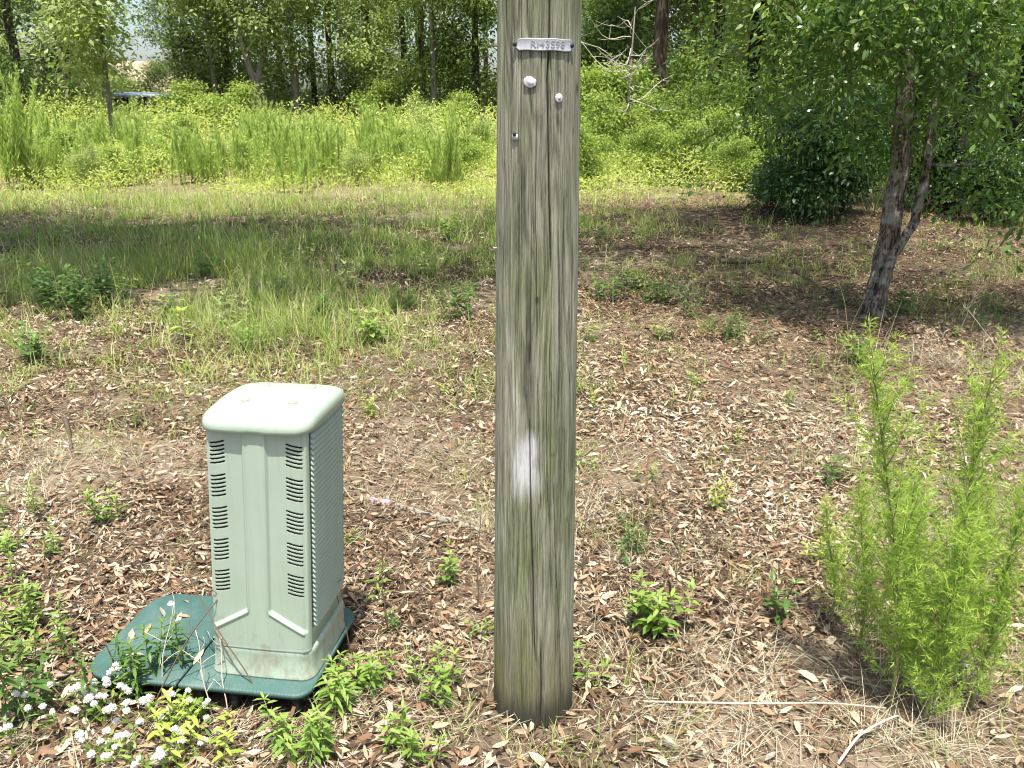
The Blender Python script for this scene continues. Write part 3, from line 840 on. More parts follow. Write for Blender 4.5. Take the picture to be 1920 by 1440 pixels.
UG = 'bushy saplings under the far trees'
for q in range(34):
    px = -60 + q * 60 + rng.uniform(-25, 25); yy = rng.uniform(38, 46)
    if 195 < px < 350: yy = rng.uniform(52, 58)
    if px > 1080: yy = rng.uniform(27, 36)
    plant_tree('darkbushy' if rng.random() < .45 else 'bushy', 'bushy_sapling', 'bushy sapling under the far trees, ' + ORD[q] + ' of them from the left edge', fx(px, yy), yy, rng.uniform(.55, .95), rng.random() * 6.28, UG, 'sapling')
FB = 'sunlit brush along the far edge of the field'
for q in range(11):
    px = 10 + q * 86 + rng.uniform(-12, 12); yy = rng.uniform(33, 37)
    plant_tree('brush' if q % 3 else 'bushy', 'edge_shrub', 'sunlit shrub on the far edge of the field, ' + ORD[q] + ' from the left', fx(px, yy), yy, rng.uniform(.28, .5) if not 190 < px < 350 else .22, rng.random() * 6.28, FB, 'shrub')
FS = 'green shrubs standing in the sunny field'
FP = [(30, 18, .20), (95, 19.5, .22), (150, 17.8, .17), (200, 18.5, .16), (265, 23, .22), (330, 25, .26), (390, 21, .2), (450, 20, .17), (560, 24, .26), (610, 22, .22), (660, 18.5, .16), (745, 21, .22), (790, 25, .28), (870, 19, .2), (905, 24, .26)]
for q, (px, yy, s) in enumerate(FP):
    plant_tree('brush' if q % 2 else 'bushy', 'field_shrub', 'green leafy shrub standing in the sunny field, ' + ORD[q] + ' from the left edge', fx(px, yy), yy, s, rng.random() * 6.28, FS, 'shrub')
BG = 'yellow-green shrubs right of the pole'
BR = [(1105, 18, .24), (1150, 21, .36), (1185, 25, .50), (1215, 19, .24), (1250, 22, .36), (1290, 18.5, .25), (1310, 24, .42), (1345, 20, .30), (1380, 17.5, .2), (1110, 25, .5), (1440, 19, .26), (1255, 28, .6), (1490, 22, .4), (1560, 20, .34), (1420, 26, .5), (1640, 19, .3), (1700, 22, .4), (1800, 18, .36), (1870, 19, .4)]
for q, (px, yy, s) in enumerate(sorted(BR)):
    plant_tree('brush', 'leafy_shrub', 'sunlit yellow-green shrub behind the clearing, ' + ORD[q] + ' from the pole rightwards', fx(px, yy), yy, s, rng.random() * 6.28, BG, 'shrub')
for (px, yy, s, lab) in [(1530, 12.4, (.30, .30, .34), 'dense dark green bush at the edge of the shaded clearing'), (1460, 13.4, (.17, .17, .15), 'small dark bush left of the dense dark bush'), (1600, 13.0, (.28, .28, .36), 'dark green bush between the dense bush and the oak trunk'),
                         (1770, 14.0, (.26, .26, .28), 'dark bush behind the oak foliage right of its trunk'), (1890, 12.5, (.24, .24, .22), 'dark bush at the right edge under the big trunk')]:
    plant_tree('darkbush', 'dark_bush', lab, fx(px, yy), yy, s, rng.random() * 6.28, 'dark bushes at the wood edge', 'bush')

# near oak on the right
rng = np.random.default_rng(41)
ob = gp(1630, 596)
tr = [([[0, 0, -.06], [.02, 0, .12], [.08, .02, .6], [.10, .03, 1.15], [.05, .06, 1.9], [.02, .1, 2.9], [-.1, .1, 4.2], [-.1, .1, 5.6]], [.115, .078, .072, .067, .063, .056, .04, .014]),
      ([[-.03, -.07, -.05], [.0, -.10, .15], [.06, -.12, .5], [.19, -.12, .74], [.25, -.08, 1.1], [.25, -.04, 1.7], [.3, 0, 2.6], [.55, .1, 4.0]], [.05, .036, .034, .033, .031, .028, .024, .010])]
cl = [((-.35, -.1, 2.35), (1.15, .9, .55)), ((-.95, .3, 1.75), (.65, .7, .45)), ((.2, -.6, 2.1), (.9, .6, .45)), ((1.2, -.4, 2.1), (.9, .8, .8)), ((1.1, -.5, 1.2), (.55, .5, .5)),
      ((.55, -.15, .95), (.4, .4, .35)), ((-.1, .2, 3.4), (2.0, 1.8, .7)), ((-1.4, .6, 3.3), (1.2, 1.4, .6)), ((1.6, .4, 3.0), (1.2, 1.4, .8)), ((.2, .3, 4.6), (1.7, 1.7, .8)), ((.5, .3, 1.5), (.5, .5, .6)), ((2.2, .2, 1.5), (.7, .8, .8)), ((-.1,.3,1.45),(.3,.4,.3)), ((.3, 2.6, 4.6), (2.2, 1.8, .6)), ((2.8, 3.0, 4.4), (2.0, 2.2, .7)), ((.8, 5.0, 5.2), (2.4, 1.6, .7)), ((-1.2, 3.6, 4.8), (1.4, 1.8, .6)), ((-.5, -.35, 1.95), (.8, .5, .4)), ((.9, -.6, 1.55), (.6, .4, .5)), ((0, -.75, 1.85), (.6, .35, .4)), ((.75, -.55, .95), (.45, .35, .35)), ((1.3, -.3, .8), (.5, .4, .3)), ((-.3, -.7, 2.3), (1.2, .5, .35)), ((1.6, -.7, 1.9), (.7, .5, .5)), ((.8, -1.8, 4.3), (2.0, 1.0, .5)), ((-.2, -2.6, 4.4), (1.2, .7, .4)), ((2.4, -2.4, 4.2), (1.0, .9, .5))]
low = [c_ for c_ in cl if c_[0][2] < 2.5]
cl = cl + low * 2
w, l = cloud_tree(rng, tr, cl, 640, 62, .15, .03, .088, .36, 'med', .035, .22, 22, .26, .05, .35)
oak = thing('oak_tree', 'oak with twin lichen-spotted trunks and low leafy branches at right', 'tree', (ob[0], ob[1], float(H(ob[0], ob[1]))))
link('trunk', w.mesh('oak_wood', M['oakbark'], True), oak); link('crown', l.mesh('oak_leaves', M['oak']), oak)

# spreading live oak whose trunk stands left of the frame: its limbs shade the grass
rng = np.random.default_rng(42)
tr = [([[0, 0, -.1], [.1, 0, 1.6], [.3, 0, 3.0], [.3, 0, 6], [.1, 0, 8.5]], [.42, .34, .3, .2, .05]),
      ([[.2, 0, 2.6], [2.2, -.2, 4.0], [4.8, -.3, 4.9], [8.0, -.2, 5.4], [12.0, .4, 5.9]], [.24, .2, .15, .1, .03]),
      ([[.2, 0, 2.8], [1.8, -1.6, 4.2], [4.0, -2.6, 5.0], [6.4, -3.0, 5.5]], [.2, .16, .11, .03]),
      ([[.2, 0, 3.0], [1.6, 1.4, 4.4], [4.2, 2.4, 5.2], [7.2, 2.6, 5.8]], [.2, .16, .11, .03])]
cl = [((2.6, .2, 5.0), (2.4, 3.0, .7)), ((5.0, -1.6, 5.4), (2.2, 2.0, .6)), ((5.0, 1.6, 5.6), (2.2, 2.2, .6)), ((7.6, -1.6, 5.8), (2.2, 1.8, .6)), ((7.6, 1.8, 6.0), (2.2, 2.2, .6)), ((10.2, -.6, 6.0), (2.0, 1.8, .6)), ((10.4, 2.2, 6.1), (2.0, 1.8, .6)), ((12.2, 1.0, 6.2), (1.4, 2.4, .6)), ((.4, 0, 7.4), (3.2, 3.4, 1.4)), ((4.2, .2, 7.0), (2.6, 3.0, .9)), ((-2, 0, 5.4), (2.2, 3, 1.2)), ((1.6, 1.4, 4.2), (1.2, 1.2, .5))]
w, l = cloud_tree(rng, tr, cl, 460, 100, .36, .10, .18, .48, 'low', .05, .3, 12, .1, .04, .3)
lo = thing('live_oak', 'dark overhanging oak limbs and leaves at the top left corner', 'tree', (-8.4, 8.3, 0))
link('trunk', w.mesh('live_oak_wood', M['oakbark'], True), lo); link('crown', l.mesh('live_oak_leaves', M['oak']), lo)

# bare dead tree with arching pale twigs
rng = np.random.default_rng(43)
gw = Geo(); gt = Geo()
base = np.array([0, 0, 0.0])
P = np.array([[0, 0, -.05], [.03, 0, 1.0], [0, .05, 2.0], [.05, 0, 3.4]])
tube(gw, P, [.035, .03, .024, .01], 6)
for q in range(17):
    z0 = rng.uniform(1.5, 3.1); a = rng.random() * 6.283; L = rng.uniform(.35, 1.5)
    t = np.linspace(0, 1, 8)
    dr = rng.uniform(-.7, .5)
    out = L * t; up = dr * L * t + rng.uniform(-.5, .6) * L * t * t + .08 * L * np.sin(t * 7 + rng.random() * 6)
    a2 = a + rng.normal(0, 1.1) * t * t
    B = np.stack([out * np.cos(a2), out * np.sin(a2), z0 + up], 1)
    tube(gt, B, np.linspace(.011, .003, 8), 4)
    for w_ in range(6):
        s0 = int(rng.integers(2, 7)); a3 = rng.random() * 6.283; l2 = rng.uniform(.12, .4)
        tt = np.linspace(0, 1, 5)[:, None]
        Bq = B[s0] + tt * l2 * np.array([math.cos(a3), math.sin(a3), rng.uniform(-.5, .6)]) + np.concatenate([0 * tt, 0 * tt, .25 * l2 * tt ** 2], 1)
        tube(gt, Bq, np.linspace(.005, .0018, 5), 3)
dt = thing('dead_tree', 'bare dead tree with arching pale grey twigs right of the pole', 'tree', (fx(1178, 21), 21, -.5), 0, None, 1.25)
link('trunk', gw.mesh('dead_trunk', M['barkgrey'], True), dt); link('twigs', gt.mesh('dead_twigs', M['deadwood']), dt)

# ------------------------------------------------------------------ far house and gazebo
hx, hy = fx(250, 60), 60.0
house = thing('house', 'tan roofed house glimpsed between the trees far behind the field', 'house', (hx, hy, 0))
g = Geo(); box(g, (0, 3, 1.25), (5.0, 3.0, 1.25)); link('wall', g.mesh('house_wall', M['wall_cream']), house)
g = Geo(); g.add([[-5.4, -.5, 2.5], [5.4, -.5, 2.5], [5.4, 3, 4.6], [-5.4, 3, 4.6], [5.4, 6.5, 2.5], [-5.4, 6.5, 2.5], [-5.4, -.5, 2.38], [5.4, -.5, 2.38], [5.4, 6.5, 2.38], [-5.4, 6.5, 2.38]],
    [[0, 3, 5], [1, 4, 2]], [[0, 1, 2, 3], [3, 2, 4, 5], [6, 9, 8, 7], [0, 6, 7, 1], [4, 8, 9, 5], [1, 7, 8, 4], [5, 9, 6, 0]]); link('roof', g.mesh('house_roof', M['roof_tan']), house)
for q in (-3, 0, 3):
    g = Geo(); box(g, (q, -.03, 1.4), (.55, .03, .6)); wd = link('window', g.mesh('house_window', M['screen']), house)
gzx, gzy = fx(276, 45), 45.0
gz = thing('gazebo', 'low dark framed garden gazebo with blue grey roof beyond the weeds', 'gazebo', (gzx, gzy, 0))
g = Geo(); g.add([[-1.7, -1.5, 2.05], [1.7, -1.5, 2.05], [1.7, 1.5, 2.05], [-1.7, 1.5, 2.05], [-1.3, -.3, 2.3], [1.3, -.3, 2.3], [1.3, .3, 2.3], [-1.3, .3, 2.3]], None, [[0, 3, 2, 1], [0, 1, 5, 4], [1, 2, 6, 5], [2, 3, 7, 6], [3, 0, 4, 7], [4, 5, 6, 7]])
link('roof', g.mesh('gazebo_roof', M['roof_blue']), gz)
for (qx, qy) in ((-1.5, -1.3), (-.5, -1.3), (.5, -1.3), (1.5, -1.3), (-1.5, 1.3), (1.5, 1.3)):
    g = Geo(); box(g, (qx, qy, 1.02), (.06, .06, 1.025)); link('post', g.mesh('gazebo_post', M['dark_frame']), gz)
g = Geo(); box(g, (-1.0, -1.28, 1.0), (.42, .015, 1.0)); link('screen_panel', g.mesh('gazebo_screen', M['screen']), gz)
g = Geo(); box(g, (1.0, -1.28, .5), (.42, .015, .5)); link('screen_panel', g.mesh('gazebo_screen_low', M['screen']), gz)

# ------------------------------------------------------------------ utility pole
NA, rows = 400, np.concatenate([np.linspace(-.2, 2.2, 290), np.linspace(2.5, 9.2, 18)])
def pole_r(z):
    return np.where(z < 2.0, .111 - .0108 * z, np.maximum(.0894 - .0022 * (z - 2.0), .07))
th = np.linspace(0, 2 * np.pi, NA, endpoint=False)          # 0 faces the camera (-Y), growing to +X
TH, ZZ = np.meshgrid((th + np.pi) % (2 * np.pi) - np.pi, rows)
rr = pole_r(ZZ)
prng = np.random.default_rng(5)
crack = np.zeros_like(TH); stain = np.zeros_like(TH); paint = np.zeros_like(TH); algae = np.zeros_like(TH)
def pole_uv(px, py):
    q = gy(px, py, POLE[1] - .085)
    s = np.clip((q[0] - POLE[0]) / float(pole_r(q[2])), -.985, .985)
    return math.asin(s), q[2]
CR = [([(1031, -60), (1031, 60), (1026, 150), (1029, 280), (1031, 420), (1034, 520)], 2.4, 1.0), ([(1047, 430), (1049, 560), (1049, 680), (1046, 800)], 2.0, .9),
      ([(1005, 430), (1006, 560), (1007, 640)], 1.4, .8), ([(1008, 700), (1010, 800), (1012, 880), (1014, 960)], 1.2, .7), ([(1024, 700), (1025, 800), (1027, 930), (1030, 980)], 1.3, .8),
      ([(992, 780), (994, 900), (996, 990), (999, 1080), (1002, 1200), (1004, 1235)], 2.0, 1.0), ([(1014, 1190), (1014, 1290), (1013, 1350)], 2.0, 1.0),
      ([(1038, 900), (1040, 980), (1043, 1080), (1049, 1180), (1052, 1330)], 1.6, .9), ([(972, 380), (972, 520), (970, 640)], 1.2, .7), ([(977, 290), (978, 480)], 1.1, .7),
      ([(998, 330), (1001, 480), (1002, 520)], 1.0, .6), ([(953, 980), (954, 1100), (953, 1300)], 1.0, .6), ([(976, 1130), (978, 1320)], 1.0, .6), ([(1061, 100), (1060, 330)], 1.1, .6),
      ([(946, 60), (944, 420)], 1.0, .5), ([(1070, 500), (1068, 900)], 1.0, .6), ([(1060, 950), (1062, 1150)], .9, .6), ([(964, 640), (968, 900)], .9, .5), ([(987, 580), (986, 720)], 1.1, .7), ([(1068, 10), (1066, 160)], .9, .5)]
for q in range(150):
    t0 = prng.uniform(-3.1, 3.1); z0 = prng.uniform(-.05, 2.2); ln = prng.uniform(.04, .6) ** 1.3
    CR.append(((t0, z0, ln), prng.uniform(.5, 1.1), prng.uniform(.3, .8)))
for q in range(10):
    CR.append(((prng.uniform(1.7, 4.5), prng.uniform(.2, 1.2), prng.uniform(.8, 2.5)), 2.0, .9))
for path, wmm, dep in CR:
    if isinstance(path, list):
        uv = np.array([pole_uv(*p) for p in path]); uv = uv[np.argsort(uv[:, 1])]
        z0, z1 = uv[0, 1], uv[-1, 1]; tc = np.interp(rows, uv[:, 1], uv[:, 0])
    else:
        z0, z1 = path[1], path[1] + path[2]; tc = np.full(len(rows), path[0])
    tc = tc + .012 * (vnoise(rows * 9, rows * 0 + wmm * 31, 3) - .5) + .006 * (vnoise(rows * 40, rows * 0 + dep * 77, 4) - .5)
    taper = np.clip(np.minimum(rows - z0, z1 - rows) / .05, 0, 1)
    d = np.abs((TH - tc[:, None] + np.pi) % (2 * np.pi) - np.pi) * rr * 1000
    hw = np.maximum(wmm * .85 * (.45 + .55 * taper), .95)[:, None]
    c_ = np.clip(1.35 - d / hw, 0, 1) * (taper ** .5)[:, None] * dep
    crack = np.maximum(crack, c_)
def blob(px, py, sx, sz, hardness=1.0):
    t, z = pole_uv(px, py)
    dx = ((TH - t + np.pi) % (2 * np.pi) - np.pi) * rr
    n = fbm(dx * 260, ZZ * 22, 61) - .5
    return np.exp(-((dx / sx) ** 2 + ((ZZ - z) / sz) ** 2)) + 0 * n, dx, n
for (px, py, sx, sz, am, hd) in [(984, 870, .034, .078, 1.5, 1), (994, 838, .026, .050, 1.3, 1), (970, 905, .024, .06, .9, 1), (1004, 895, .022, .06, .8, 1)]:
    e, dx, n = blob(px, py, sx, sz); paint = np.maximum(paint, np.clip(e * am * .8 * (1 + 1.6 * n), 0, 1))
for (px, py, sx, sz, am) in [(990, 600, .0055, .045, 1.0), (991, 655, .006, .035, 1.0), (988, 520, .004, .06, .75), (985, 420, .004, .07, .55), (986, 330, .004, .05, .5), (1007, 561, .006, .007, .9), (996, 720, .008, .06, .35),
                             (1085, 165, .006, .012, .9), (1050, 140, .003, .006, .8), (1060, 215, .002, .006, .9), (1077, 247, .002, .007, .9), (936, 442, .003, .008, .9), (988, 1000, .003, .003, .9), (934, 772, .003, .01, .8), (1063, 980, .005, .008, .5), (1000, 1025, .003, .008, .6), (1036, 850, .006, .003, .5)]:
    e, dx, n = blob(px, py, sx, sz); stain = np.maximum(stain, np.clip(e * am * (1 + 1.4 * n), 0, 1))
base_t = sstep(.12, .02, ZZ - .07 * (fbm(TH * 9, ZZ * 6, 63) - .5)) * .85
stain = np.maximum(stain, base_t)
algae = np.clip(sstep(.42, .06, ZZ) * (.35 + 1.0 * (fbm(TH * 7, ZZ * 3, 64) - .3)), 0, .75)
surf = .0016 * (fbm(TH * 14, ZZ * 2.0, 65) - .5) + .0022 * (fbm(TH * 3, ZZ * 1.5, 66) - .5) + .0007 * (vnoise(TH * 90, ZZ * 5, 67) - .5)
rad = rr + surf - crack * .0060
V = np.stack([np.sin(TH) * rad, -np.cos(TH) * rad, ZZ], -1).reshape(-1, 3)
g = Geo(); k = len(rows)
i = np.arange(k - 1)[:, None] * NA; j = np.arange(NA)[None]; j2 = (j + 1) % NA
Q = np.stack([i + j, i + j2, i + NA + j2, i + NA + j], -1).reshape(-1, 4)
top = [[len(V), (k - 1) * NA + q, (k - 1) * NA + (q + 1) % NA] for q in range(NA)]
V = np.vstack([V, [0, 0, rows[-1]]])
g.add(V, top, Q)
ex = lambda a: np.append(a.ravel(), 0)
pole = thing('utility_pole', 'weathered grey-green wooden utility pole in the middle foreground', 'pole', (POLE[0], POLE[1], 0))
link('shaft', g.mesh('pole_shaft', M['pole'], True, {'crack': ex(np.clip(crack * 1.0, 0, 1)), 'stain': ex(stain), 'paint': ex(paint), 'algae': ex(algae)}), pole)

def on_pole(px, py, lift=0.0):
    t, z = pole_uv(px, py); r_ = float(pole_r(z)) + lift
    return t, z, np.array([math.sin(t) * r_, -math.cos(t) * r_, z])

# curved number tag with chamfered ends, embossed lettering, two nails
t0, z0, _ = on_pole(970, 83); t1, z1, _ = on_pole(1072, 85)
tc, zc = (t0 + t1) / 2, (z0 + z1) / 2
rp = float(pole_r(zc)) + .0028; hl = (t1 - t0) / 2 * rp; hh = .0120
g = Geo()
U = np.linspace(-hl, hl, 41); rowsv = np.array([-1, -.82, .82, 1])
Vt = []
for lift in (0.0, .0016):
    for rv in rowsv:
        for u in U:
            e = min(1.0, .42 + .58 * (hl - abs(u)) / .007) if hl - abs(u) < .007 else 1.0
            t = tc + u / rp; r_ = rp + lift + (.0007 if abs(rv) == 1 and lift else 0)
            Vt.append([math.sin(t) * r_, -math.cos(t) * r_, zc + rv * hh * e - u * .012 + .0006 * math.sin(u * 110)])
Vt = np.array(Vt); nU = len(U); Qs = []
for f in range(2):
    for a in range(3):
        for q in range(nU - 1):
            b0 = f * 4 * nU + a * nU + q
            qd = [b0, b0 + 1, b0 + nU + 1, b0 + nU]
            Qs.append(qd if f else qd[::-1])
for q in range(nU - 1):
    Qs.append([q, q + 1, 4 * nU + q + 1, 4 * nU + q][::1]); Qs.append([3 * nU + q + 1, 3 * nU + q, 7 * nU + q, 7 * nU + q + 1])
for a in range(3):
    Qs.append([a * nU, 4 * nU + a * nU, 4 * nU + (a + 1) * nU, (a + 1) * nU]); e = nU - 1
    Qs.append([a * nU + e, (a + 1) * nU + e, 4 * nU + (a + 1) * nU + e, 4 * nU + a * nU + e])
g.add(Vt, None, Qs)
tagp = link('number_tag', g.mesh('number_tag', M['alu'], True), pole)
cu = bpy.data.curves.new('tag_text', 'FONT'); cu.body = 'RI43S98'; cu.size = .0205; cu.extrude = .0006; cu.bevel_depth = .00035; cu.align_x = 'CENTER'; cu.align_y = 'CENTER'; cu.space_character = 1.12
to = bpy.data.objects.new('tag_text', cu); COL.objects.link(to)
dg = bpy.context.evaluated_depsgraph_get()
tm = bpy.data.meshes.new_from_object(to.evaluated_get(dg))
bpy.data.objects.remove(to)
nv = len(tm.vertices); cov = np.zeros(nv * 3, np.float32); tm.vertices.foreach_get('co', cov); cov = cov.reshape(-1, 3)
tt = tc + (cov[:, 0] + .004) / rp; rt = rp + .0017 + cov[:, 2]
cov = np.stack([np.sin(tt) * rt, -np.cos(tt) * rt, zc + cov[:, 1] - cov[:, 0] * .012], 1)
tm.vertices.foreach_set('co', cov.astype(np.float32).ravel()); tm.materials.clear(); tm.materials.append(M['alu_letter']); tm.update()
link('lettering', tm, tagp)
def disc(radius, thick, sx=1.0, sz=1.0, n=16, wob=0.0, seed=0):
    g = Geo(); q = np.arange(n) * 2 * np.pi / n
    rr_ = radius * (1 + wob * (np.random.default_rng(seed).random(n) - .5))
    ring = lambda s, y_: np.stack([np.cos(q) * rr_ * sx * s, np.full(n, y_), np.sin(q) * rr_ * sz * s], 1)
    loft(g, [ring(1, .002), ring(1, -thick * .7), ring(.8, -thick)], True, True)
    return g
for px, py in ((968, 83), (1070, 85)):
    t, z, p = on_pole(px, py, .0045); link('nail', disc(.0042, .004).mesh('tag_nail', M['nail'], True), tagp, p, (0, 0, t))
t, z, p = on_pole(994, 154, .002)
wt = link('bent_tag', disc(.0145, .003, 1.0, .78, 22, .16, 3).mesh('bent_tag', M['whitetag']), pole, p, (0, R(18), t)); wt['label'] = 'small bent white oval tag below the number tag'
link('nail', disc(.006, .0016, 1.2, .8).mesh('bent_tag_centre', M['mauvetag'], True), wt, (.002, -.003, 0))
t, z, p = on_pole(1047, 184, .002)
wt = link('washer', disc(.0088, .0025, 1, 1.08).mesh('round_washer', M['whitetag']), pole, p, (0, 0, t)); wt['label'] = 'round white washer with a nail head'
link('nail', disc(.0032, .0022).mesh('washer_nail', M['bolt'], True), wt, (0, -.0025, 0))
t, z, p = on_pole(967, 257, .002)
g = Geo(); box(g, (0, -.001, 0), (.0072, .001, .0058)); wt = link('torn_tag', g.mesh('torn_tag', M['whitetag']), pole, p, (0, 0, t)); wt['label'] = 'torn corner of a white tag under a nail'
link('nail', disc(.0042, .0035).mesh('torn_tag_nail', M['nail'], True), wt, (-.0005, -.002, .0055))
t, z, p = on_pole(932, 82, 0)
g = Geo(); tube(g, [[0, .01, 0], [-.004, -.006, .001], [-.008, -.010, -.001]], .0025, 6); link('bent_nail', g.mesh('bent_nail', M['drystem']), pole, p, (0, 0, t))
t, z, p = on_pole(931, 474, 0)
g = Geo(); tube(g, [[0, .01, 0], [-.006, -.004, 0], [-.010, -.006, 0]], .0022, 6); link('bent_nail', g.mesh('pale_nail', M['palestem']), pole, p, (0, 0, t))

# ------------------------------------------------------------------ telecom pedestal on a green vault lid
PADZ = .068
pad = thing('vault_lid', 'dark green composite vault lid in two panels lying under the pedestal', 'vault', (PADO[0], PADO[1], 0), PADR)
def slab(x0, x1, y0, y1, z0, z1, rad, corners):
    """plan outline with chosen rounded corners (fl, fr, br, bl)"""
    P = []
    for (cx, cy, sx, sy, a0, on) in ((x0, y0, 1, 1, 180, corners[0]), (x1, y0, -1, 1, 270, corners[1]), (x1, y1, -1, -1, 0, corners[2]), (x0, y1, 1, -1, 90, corners[3])):
        r_ = rad if on else .004
        for q in range(9):
            t = R(a0 + 90 * q / 8); P.append([cx + sx * r_ + r_ * math.cos(t), cy + sy * r_ + r_ * math.sin(t)])
    P = np.array(P); c = np.array([(x0 + x1) / 2, (y0 + y1) / 2])
    ring = lambda ins, z: np.column_stack([P + (c - P) / np.linalg.norm(c - P, axis=1, keepdims=True) * ins, np.full(len(P), z)])
    g = Geo(); loft(g, [ring(.0, z0), ring(0, z1 - .005), ring(.003, z1 - .001), ring(.008, z1)], True, True)
    return g
link('panel', slab(0, .2985, 0, .44, PADZ - .014, PADZ, .085, (1, 0, 0, 1)).mesh('lid_panel_wide', M['pad']), pad)
link('panel', slab(.3045, .685, 0, .44, PADZ - .014, PADZ, .05, (0, 1, 1, 0)).mesh('lid_panel_pedestal', M['pad']), pad)
g = Geo(); box(g, (.35, .27, .01), (.31, .15, .043)); link('vault_body', g.mesh('vault_body', M['vault']), pad)
for q in (.06, .17, .28, .36, .46, .55, .64):
    g = Geo(); box(g, (q, .065, .01), (.007, .055, .0425)); link('rib', g.mesh('vault_rib', M['vault']), pad)
for (bx, by) in ((.075, .375), (.235, .06)):
    g = Geo(); n_ = 14; q_ = np.arange(n_) * 6.2832 / n_; rg = lambda r_, z: np.stack([np.cos(q_) * r_, np.sin(q_) * r_, np.full(n_, z)], 1)
    loft(g, [rg(.013, 0), rg(.013, .002), rg(.008, .0025), rg(.0075, .008), rg(.005, .0095)], False, True)
    if by > .2: link('bolt', g.mesh('lid_bolt', M['bolt'], True), pad, (bx, by, PADZ - .0005))

ped_c = PADO + PEX * .522 + PEY * (.065 + .148)
ped = thing('telecom_pedestal', 'sage green plastic telecom pedestal with louvred sides on the vault lid', 'pedestal', (ped_c[0], ped_c[1], PADZ), PADR)
LEAN = .066
def shear(P):
    P = np.array(P, float); P[..., 0] += LEAN * P[..., 2]; return P
HT = .745                                                     # underside of the cap
def bw(z): return np.interp(z, [0, .1, HT], [.150, .144, .139])
# foot skirt with a rounded lip
g = Geo()
prof = [(.0, .1525, .1505), (.006, .153, .151), (.012, .150, .148), (.075, .1485, .1465), (.086, .149, .147), (.093, .147, .145), (.098, .142, .140)]
loft(g, [shear(rrect(hw, hd, .035, z, 6, bow=.004)) for z, hw, hd in prof], True, True)
link('base_skirt', g.mesh('pedestal_skirt', M['ped'], True), ped)
# inner shell
g = Geo()
zs = np.linspace(.09, HT + .01, 12)
loft(g, [shear(rrect(bw(z) - .003, bw(z) - .006, .03, z, 6, bow=.002, cy=.006)) for z in zs], True, True)
link('shell', g.mesh('pedestal_shell', M['ped'], True), ped)
# front panel: Y shaped raised web, sunken side fields, vent slots
nxp, nzp = 150, 420
xs = np.linspace(-1, 1, nxp); zv = np.linspace(.094, HT + .004, nzp)
XS, ZV = np.meshgrid(xs, zv)
hw = bw(ZV); X = XS * hw
rc = .024
edge = np.clip(np.abs(X) - (hw - rc), 0, rc * .995)
yf = -(hw + .004) - .004 * (1 - XS ** 2) + (rc - np.sqrt(rc * rc - edge ** 2)) 
zl = np.interp(np.abs(X), [0, .028, .135], [.40, .215, .150])            # lower border of the sunken field
zl = np.where(np.abs(X) < .028, 9, zl)
inside = sstep(0, .010, np.abs(X) - .027) * sstep(0, .010, ZV - zl) * sstep(0, .008, hw - .004 - np.abs(X))
dep = .0060 * inside
# small bead along the border of the sunken field
bead = np.exp(-((np.abs(X) - .029) / .0045) ** 2) * sstep(.0, .02, ZV - .205) + np.exp(-((ZV - zl + .002) / .006) ** 2) * (np.abs(X) > .026) * (np.abs(X) < .132)
dep = dep - .0036 * np.clip(bead, 0, 1)
slot = np.zeros_like(X)
for gi in range(5):
    for si in range(6):
        zt = HT - .033 - gi * .0945 - si * .0115
        u = (np.abs(X) - .084) / .042
        zc_ = zt - .016 * u + .007 * u * u
        slot = np.maximum(slot, ((u > 0) & (u < 1) & (np.abs(ZV - zc_) < .0014)).astype(float))
Y = yf + dep + slot * .011
V = shear(np.stack([X, Y, ZV], -1)).reshape(-1, 3)
g = Geo(); i = np.arange(nzp - 1)[:, None] * nxp; j = np.arange(nxp - 1)[None]
Q = np.stack([i + j, i + j + 1, i + nxp + j + 1, i + nxp + j], -1).reshape(-1, 4)
g.add(V, None, Q)
me = g.mesh('pedestal_front', [M['ped'], M['slotshade']], True)
fs = slot.ravel()[Q].max(1) > .5
me.polygons.foreach_set('material_index', fs.astype(np.int32))
link('front_panel', me, ped)
# side louvres
NL = 38
for side in (1, -1):
    for q in range(NL):
        z = .155 + q * (HT - .012 - .155) / NL
        pitch = (HT - .012 - .155) / NL
        yy_ = np.linspace(-.112, .125, 13)
        g = Geo(); bo = bw(z) + .001 + .006 * np.clip(1 - (yy_ / .130) ** 2, 0, 1)
        prof = [(-.006, 0), (.0045, .001), (.0050, .003), (-.001, pitch * .98), (-.006, pitch)]
        rings = []
        for yv, b_ in zip(yy_, bo):
            rings.append([[side * (b_ + o), yv, z + dz] for o, dz in prof])
        loft(g, shear(np.array(rings)), True, True)
        link('louver', g.mesh('pedestal_louver', M['ped']), ped)
# cap
g = Geo()
pr = [(HT - .004, .1445, .151), (HT - .002, .1475, .1545), (HT + .010, .1485, .1555), (HT + .021, .1475, .1545), (HT + .030, .1435, .150), (HT + .037, .136, .142), (HT + .041, .119, .124), (HT + .044, .085, .087), (HT + .046, .045, .046), (HT + .0465, .010, .010)]
def capz(x_, y_):
    return .010 * (1 - np.clip(np.abs(y_) / .15, 0, 1) ** 2) - .004
def capring(z, hw_, hd_, q):
    P = rrect(hw_, hd_, min(.042, hw_ * .5), z, 7, bow=.008 * hw_ / .15, m=14)
    if q > 1: P[:, 2] += capz(P[:, 0], P[:, 1])
    notch = (np.abs(P[:, 0]) < .026) & (P[:, 1] < -.1)
    P[notch, 1] += .004 if q < 5 else 0
    return shear(P)
loft(g, [capring(z, a_, b_, q) for q, (z, a_, b_) in enumerate(pr)], True, True)
cap = link('cap', g.mesh('pedestal_cap', M['ped'], True), ped)
